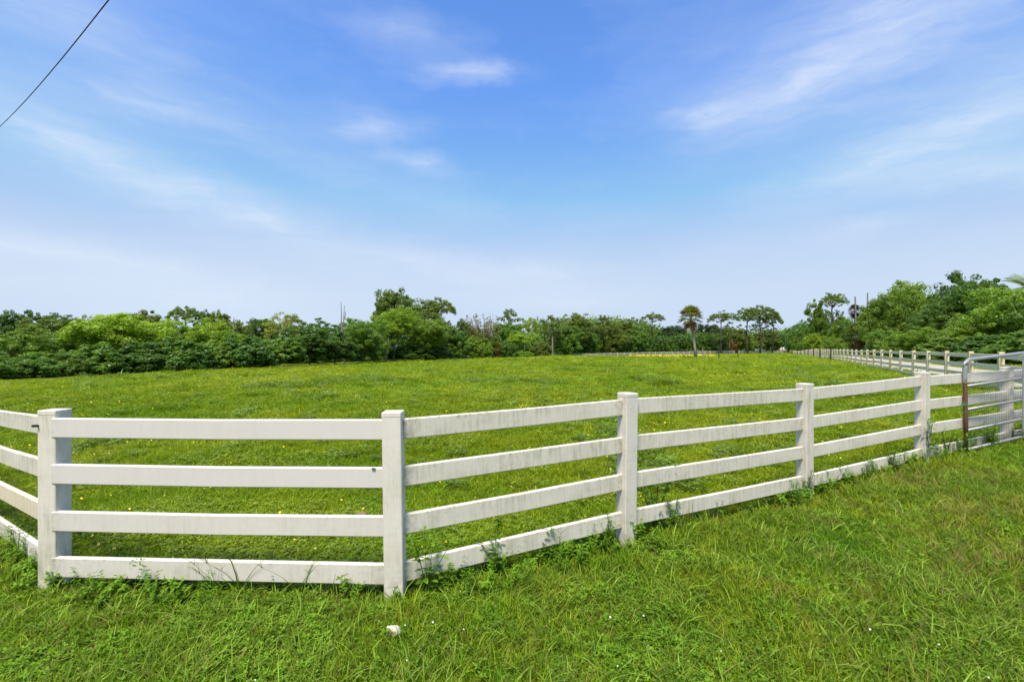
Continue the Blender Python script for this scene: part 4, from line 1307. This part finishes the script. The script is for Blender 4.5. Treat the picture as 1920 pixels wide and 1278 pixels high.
def flower_head(mat, r, z, petals=5):
    V, Q, var = [], [], []
    for k in range(petals):
        a = k * 2 * PI / petals; h = np.array([math.cos(a), math.sin(a), .25]); s = np.array([-math.sin(a), math.cos(a), 0])
        c = np.array([0, 0, z]); i0 = len(V)
        V += [c, c + h * r * .6 + s * r * .38, c + h * r, c + h * r * .6 - s * r * .38]; Q.append((i0, i0 + 1, i0 + 2, i0 + 3)); var.append(.5)
    return tuft_object('flower', (V, Q, var), mat)


def ball_head(mat, r, z):
    bm = bmesh.new(); bmesh.ops.create_icosphere(bm, subdivisions=1, radius=r)
    for v in bm.verts: v.co *= random.Random(int(v.index)).uniform(.8, 1.2); v.co.z += z
    me = bm_mesh('flower', bm); me.materials.append(M[mat])
    return bpy.data.objects.new('flower', me)


def scatter(name, pts, rz, tilt, scl, idx, shapes):
    n = len(pts)
    me = bpy.data.meshes.new(name); me.vertices.add(n); me.vertices.foreach_set('co', np.asarray(pts, np.float32).ravel())
    a = me.attributes.new('rot', 'FLOAT_VECTOR', 'POINT'); a.data.foreach_set('vector', np.stack([tilt[:, 0], tilt[:, 1], rz], 1).astype(np.float32).ravel())
    a = me.attributes.new('scl', 'FLOAT_VECTOR', 'POINT'); a.data.foreach_set('vector', np.asarray(scl, np.float32).ravel())
    a = me.attributes.new('idx', 'INT', 'POINT'); a.data.foreach_set('value', np.asarray(idx, np.int32))
    me.update()
    o = link(name, me); o['kind'] = 'stuff'
    for mt in {s.data.materials[0].name: s.data.materials[0] for s in shapes}.values(): me.materials.append(mt)
    t = bpy.data.node_groups.new(name + '_scatter', 'GeometryNodeTree')
    t.interface.new_socket('Geometry', in_out='INPUT', socket_type='NodeSocketGeometry'); t.interface.new_socket('Geometry', in_out='OUTPUT', socket_type='NodeSocketGeometry')
    gi = t.nodes.new('NodeGroupInput'); go = t.nodes.new('NodeGroupOutput')
    gti = t.nodes.new('GeometryNodeGeometryToInstance')
    for s in reversed(shapes):
        oi = t.nodes.new('GeometryNodeObjectInfo'); oi.inputs['Object'].default_value = s; oi.inputs['As Instance'].default_value = False
        t.links.new(oi.outputs['Geometry'], gti.inputs[0])
    iop = t.nodes.new('GeometryNodeInstanceOnPoints'); iop.inputs['Pick Instance'].default_value = True
    def na(nm, dt):
        nd = t.nodes.new('GeometryNodeInputNamedAttribute'); nd.data_type = dt; nd.inputs['Name'].default_value = nm
        return nd.outputs['Attribute']
    e2r = t.nodes.new('FunctionNodeEulerToRotation')
    t.links.new(na('rot', 'FLOAT_VECTOR'), e2r.inputs[0])
    t.links.new(gi.outputs[0], iop.inputs['Points']); t.links.new(gti.outputs[0], iop.inputs['Instance'])
    t.links.new(na('idx', 'INT'), iop.inputs['Instance Index']); t.links.new(e2r.outputs[0], iop.inputs['Rotation']); t.links.new(na('scl', 'FLOAT_VECTOR'), iop.inputs['Scale'])
    t.links.new(iop.outputs[0], go.inputs[0])
    md = o.modifiers.new('scatter', 'NODES'); md.node_group = t
    return o


def vnoise(x, y, seed):
    """cheap smooth value noise, 0..1"""
    rng = np.random.default_rng(seed); tab = rng.random((256, 256))
    xi, yi = np.floor(x).astype(int), np.floor(y).astype(int); fx, fy = x - xi, y - yi
    fx, fy = fx * fx * (3 - 2 * fx), fy * fy * (3 - 2 * fy)
    g = lambda a, b: tab[a % 256, b % 256]
    return (g(xi, yi) * (1 - fx) + g(xi + 1, yi) * fx) * (1 - fy) + (g(xi, yi + 1) * (1 - fx) + g(xi + 1, yi + 1) * fx) * fy


FENCE_X = [-12, LEFT[2][0], LEFT[1][0], LEFT[0][0]] + [p[0] for p in NEAR] + [40]
FENCE_Y = [9.0, LEFT[2][1], LEFT[1][1], LEFT[0][1]] + [p[1] for p in NEAR] + [21.5]


def behind_near(x, y): return y > np.interp(x, FENCE_X, FENCE_Y)


def hedge_y(x):
    hx = [(p - 960) / F * d for p, d in zip(*DTAB)]
    return np.interp(x, [-120] + hx, [-20] + list(DTAB[1]))


def in_field(x, y):
    """true where open grass grows"""
    s = (np.stack([x, y], -1) - RF0) @ RFN
    ok = s < 0.9
    verge = (s > 5.7) & (s < 11) & (y > 6)
    hx0 = at(1030, 83)[0]
    left_ok = (x > hx0) | (y < np.where(x < -20.3, 19.5 + (x + 20.3) * .4 + 1.2, hedge_y(x) + 1.2))
    far = (np.stack([x, y], -1) - CORNER) @ np.array([-fd[1], fd[0]]) * np.sign((np.array([0, 0]) - CORNER) @ np.array([-fd[1], fd[0]]))
    return (ok & left_ok & (far > -1.0)) | verge


def polar(n, d0, d1, seed, half=1.22, power=0.0):
    rng = np.random.default_rng(seed)
    u = rng.random(n)
    d = np.exp(math.log(d0) + u * math.log(d1 / d0))
    x = rng.uniform(-half, half, n) * d + rng.uniform(-.6, .6, n)
    return x, d, rng


# -- verge and foot of the fence: lush mixed grass in front
x, y, rng = polar(25000, 1.75, 13, 1)
keep = (~behind_near(x, y + .12)) & ((x / y) < 1.5)
x, y = x[keep], y[keep]; n = len(x)
nz = vnoise(x * 1.6, y * 1.6, 5); nz2 = vnoise(x * .7 + 9, y * .7, 6); nz3 = vnoise(x * 3.1, y * 3.1, 8)
u = rng.random(n)
idx = rng.integers(0, 6, n)
dry = ss(x, 1.2, 4.5) * (y < 6)
br = (u < .07 + .36 * ss(nz, .5, .78) * ss(4.0 - x, 0, 4) * (1 - .6 * dry)); idx[br] = 6 + rng.integers(0, 3, br.sum())
tl = (u > .90 - .22 * ss(nz2, .5, .8)); idx[tl] = 9 + rng.integers(0, 3, tl.sum())
st = (rng.random(n) < .05 + .30 * dry * ss(nz3, .35, .7)); idx[st] = 12 + rng.integers(0, 2, st.sum())
fy = np.interp(x, FENCE_X, FENCE_Y)
foot = np.exp(-((fy - y - .15) / .28) ** 2)
hs = (.62 + .55 * nz2 + .35 * nz3) * (1 + .35 * foot * ss(x, .5, 2)) * (1 - .22 * dry)
ws = np.maximum(1.0, (y / 5.0) ** .6) * rng.uniform(.85, 1.25, n)
tilt = rng.normal(0, .16, (n, 2)) + np.stack([.10 * np.sin(nz * 9), .35 * dry * (nz3 - .4)], 1)
scatter('grass', np.stack([x, y, ground(x, y) - .005], 1), rng.uniform(0, 2 * PI, n), tilt, np.stack([ws, ws, hs], 1), idx, NEAR_T)

# -- the pasture
x, y, rng = polar(120000, 2.6, 182, 2, 1.18)
keep = behind_near(x, y - .03) & in_field(x, y)
x, y = x[keep], y[keep]; n = len(x)
nz = vnoise(x * .9, y * .9, 15); nz2 = vnoise(x * .23, y * .23, 16); cl = vnoise(x * .55 + 40, y * .30, 17)
idx = rng.integers(0, 5, n)
u = rng.random(n)
b = u < .22 * ss(nz, .3, .8) * (y < 25); idx[b] = 5 + rng.integers(0, 3, b.sum())
dkm = ((cl > .80) & (u < .30) | (u > .984)) & (y > 5.5); idx[dkm] = 8 + rng.integers(0, 2, dkm.sum())
ws = np.maximum(1.0, (y / 6.5) ** .70) * rng.uniform(.8, 1.25, n)
hs = (.60 + .6 * nz) * np.clip(.75 + y * .012, .75, 1.3) * np.where(dkm, 1.25, 1.0)
tilt = rng.normal(0, .14, (n, 2))
scatter('pasture_grass', np.stack([x, y, ground(x, y) - .005], 1), rng.uniform(0, 2 * PI, n), tilt, np.stack([ws, ws, hs], 1), idx, MEAD_T)

# -- flowers
x, y, rng = polar(16000, 3.2, 120, 4, 1.15)
xg, yg = rng.uniform(18, 42, 5000), rng.uniform(72, 98, 5000); x, y = np.append(x, xg), np.append(y, yg)
dn = vnoise(x * .5, y * .35, 31)
pxs = 960 + F * x / y
gold = (y > 70) & (pxs > 1180) & (pxs < 1340) & (y < 100)
keep = behind_near(x, y - .05) & in_field(x, y) & ((rng.random(len(x)) < .07 + .55 * ss(dn, .5, .78)) | gold)
x, y = x[keep], y[keep]; n = len(x)
s = np.where(gold[keep], 9.0, np.maximum(.8, (y / 9.5) ** .4)) * rng.uniform(.7, 1.2, n)
hz = .07 + .07 * rng.random(n) + np.clip(y * .0012, 0, .10)
scatter('yellow_wildflowers', np.stack([x, y, ground(x, y) + hz], 1), rng.uniform(0, 6, n), rng.normal(0, .5, (n, 2)) + np.array([.5, 0]) * rng.random((n, 1)), np.stack([s, s, s], 1), rng.integers(0, 2, n),
        [flower_head('yellow', .016, 0), flower_head('yellow', .013, 0, 4)])
x, y, rng = polar(900, 1.9, 9, 9, 1.15)
keep = (~behind_near(x, y)) & (rng.random(len(x)) < .07) & (vnoise(x, y, 33) > .35) & (x < 2.5)
x, y = x[keep], y[keep]; n = len(x); s = rng.uniform(.6, 1.1, n)
scatter('white_clover_flowers', np.stack([x, y, ground(x, y) + .10 + .05 * rng.random(n)], 1), rng.uniform(0, 6, n), rng.normal(0, .3, (n, 2)), np.stack([s, s, s], 1), np.zeros(n, int), [ball_head('whitepetal', .0062, 0)])

# ------------------------------------------------------------------ weeds along the foot of the fence
def weed_meshes(seed, h, stems, leaf, pairs, narrow=.32):
    rng = np.random.default_rng(seed)
    paths, V, Q, var = [], [], [], []
    for k in range(stems):
        a = rng.uniform(0, 2 * PI); ln = rng.uniform(.1, .55); H = h * rng.uniform(.55, 1.0)
        P = []
        for j in range(pairs + 1):
            t = j / pairs
            P.append(np.array([math.cos(a) * ln * H * t ** 1.3, math.sin(a) * ln * H * t ** 1.3, H * t * (1 - .15 * ln * t)]))
        paths.append([(tuple(p), .0028 * (1 - .6 * i / pairs)) for i, p in enumerate(P)])
        for j in range(1, pairs + 1):
            az0 = rng.uniform(0, 6.28)
            for s in range(2 if j < pairs else 3):
                az = az0 + s * (PI if j < pairs else 2.09) + rng.normal() * .2
                hd = np.array([math.cos(az), math.sin(az), rng.uniform(-.25, .6)]); sdv = np.array([-math.sin(az), math.cos(az), rng.normal() * .15])
                L = leaf * rng.uniform(.6, 1.2) * (1.1 - .45 * j / pairs); c = P[j]; i0 = len(V)
                dr = np.array([0, 0, -.18 * L])
                V += [c, c + hd * L * .35 + sdv * L * narrow * .8, c + hd * L * .72 + sdv * L * narrow * .6 + dr * .5, c + hd * L + dr, c + hd * L * .72 - sdv * L * narrow * .6 + dr * .5, c + hd * L * .35 - sdv * L * narrow * .8]
                Q.append((i0, i0 + 1, i0 + 2, i0 + 5)); Q.append((i0 + 2, i0 + 3, i0 + 4, i0 + 5)); vv = rng.random(); var += [vv, vv]
    return tube_mesh('stems', paths, 4), np_mesh('leaves', np.array(V), np.array(Q), False, var)


def grass_stalk_mesh(seed, h, n):
    rng = np.random.default_rng(seed)
    paths = []
    for k in range(n):
        a = rng.uniform(0, 6.28); ln = rng.uniform(.15, .7); H = h * rng.uniform(.6, 1)
        P = [np.array([math.cos(a) * ln * H * t ** 1.6, math.sin(a) * ln * H * t ** 1.6, H * (t - .3 * ln * t * t)]) for t in np.linspace(0, 1, 6)]
        paths.append([(tuple(p), .0022 * (1 - .7 * i / 5)) for i, p in enumerate(P)])
        for j in range(3):
            b = a + (j - 1) * 1.2; e = P[-1] + np.array([math.cos(b) * .06, math.sin(b) * .06, .05])
            paths.append([(tuple(P[-1]), .0012), (tuple((P[-1] + e) / 2 + np.array([0, 0, .008])), .0011), (tuple(e), .0006)])
    V, Q, var = blades(rng, 10, .03, h * .5, h * .9, .012, .5, 4, 1.5)
    return tube_mesh('stems', paths, 4), np_mesh('leaves', np.array(V), np.array(Q), True, var)


WEEDS = [weed_meshes(41, .30, 7, .062, 5), weed_meshes(42, .42, 6, .055, 7, .28), weed_meshes(43, .22, 8, .07, 4, .4), weed_meshes(44, .36, 9, .05, 7, .22)]
STALKS = [grass_stalk_mesh(51, .36, 5), grass_stalk_mesh(52, .28, 6)]
for a, b in WEEDS + STALKS: a.materials.append(M['tall']); b.materials.append(M['broad'])
WG = 'weeds at the foot of the near fence'
# (px, in front of fence by, height scale, shape, label)
WL = [
    (112, .10, .55, 2, 'small broad leaved weed at the foot of the corner post on the left'),
    (35, .12, .9, 5, 'tall grass clump before the lowest rail left of the corner post'),
    (405, .07, .75, 5, 'wispy grass clump against the lowest rail under the middle of the first panel'),
    (452, .06, .95, 4, 'thin grass stalk bending over the lowest rail right of the wispy clump'),
    (560, .07, .75, 4, 'grass stalks standing singly by the lowest rail near the second post'),
    (655, .08, .62, 0, 'small leaved weed on the lowest rail just left of the second post'),
    (742, .10, .42, 2, 'broad leaved weed growing against the foot of the second post'),
    (800, .06, .95, 1, 'dense leafy weed hiding the start of the lowest rail right of the second post'),
    (835, .09, .60, 0, 'low leafy weed next to the dense one right of the second post'),
    (930, .06, .80, 1, 'leafy weed climbing over the middle of the second panel lowest rail'),
    (1045, .06, .72, 5, 'reddish tipped grass weed on the lowest rail before the third post'),
    (1138, .05, .70, 3, 'fine leaved weed against the lowest rail at the left of the third post'),
    (1228, -.10, 1.25, 1, 'tall leafy weed rising to the third rail right of the third post'),
    (1200, .10, .70, 0, 'bushy weed at the foot of the third post'),
    (1262, .05, .85, 3, 'slanting narrow leaved weed across the lowest rail of the third panel'),
    (1512, .10, .75, 3, 'bushy green weed at the foot of the fourth post'),
    (1640, .07, .70, 0, 'leafy weed on the lowest rail halfway between the fourth and fifth posts'),
    (1672, .10, .80, 3, 'dense weed covering the lowest rail left of the fifth post'),
    (1738, .08, 1.15, 1, 'tall leafy weed standing against the fifth post'),
    (1775, .12, .85, 3, 'thick weed between the fifth post and the rusted gate upright'),
    (1812, .30, .95, 0, 'thick weed round the foot of the rusted gate upright'),
    (1858, .30, .95, 3, 'dense weed growing through the lowest bar of the gate'),
    (1900, .25, 1.0, 0, 'dense weed under the gate at the right edge'),
]
nx_ = np.array([p[0] for p in LEFT[::-1] + NEAR]); ny_ = np.array([p[1] for p in LEFT[::-1] + NEAR]); npx = 960 + F * nx_ / ny_
ALLW = WEEDS + STALKS
for i, (px, off, sc, kd, lab) in enumerate(WL):
    # walk along the fence to the sighted column
    ts = np.linspace(0, len(nx_) - 1, 4000); fx = np.interp(ts, np.arange(len(nx_)), nx_); fy_ = np.interp(ts, np.arange(len(nx_)), ny_)
    k = int(np.argmin(np.abs(960 + F * fx / fy_ - px)))
    p = np.array([fx[k], fy_[k]]); p = p * (1 - off / np.linalg.norm(p))
    root = tag(empty('weed', (p[0], p[1], gz(*p)), i * 1.7), lab, 'weed', WG)
    a, b = ALLW[kd]
    for me, nm in ((a, 'stems'), (b, 'leaves')):
        o = link(nm, me, None, root); o.scale = (sc * 1.35,) * 3

# a tangle of smaller seedlings all along the foot of the rails
rng = np.random.default_rng(8)
n = 520
t = rng.uniform(0, len(nx_) - 1.01, n)
bx = np.interp(t, np.arange(len(nx_)), nx_); by = np.interp(t, np.arange(len(nx_)), ny_)
off = rng.uniform(-.10, .34, n) ; L2 = np.hypot(bx, by)
bx, by = bx * (1 - off / L2), by * (1 - off / L2)
prob = vnoise(t * 3, t * 0, 12)
k = (rng.random(n) < .25 + .75 * ss(prob, .35, .7)) & (t > 1.5)
bx, by, t = bx[k], by[k], t[k]; n = len(bx)
sc = rng.uniform(.35, .85, n) * (1 + .35 * ss(t, 6, 8))
shapes = []
for a, b in WEEDS:
    shapes.append(bpy.data.objects.new('seedling', b))
scatter('fence_foot_weeds', np.stack([bx, by, ground(bx, by)], 1), rng.uniform(0, 6, n), rng.normal(0, .2, (n, 2)), np.stack([sc, sc, sc], 1), rng.integers(0, 4, n), shapes)
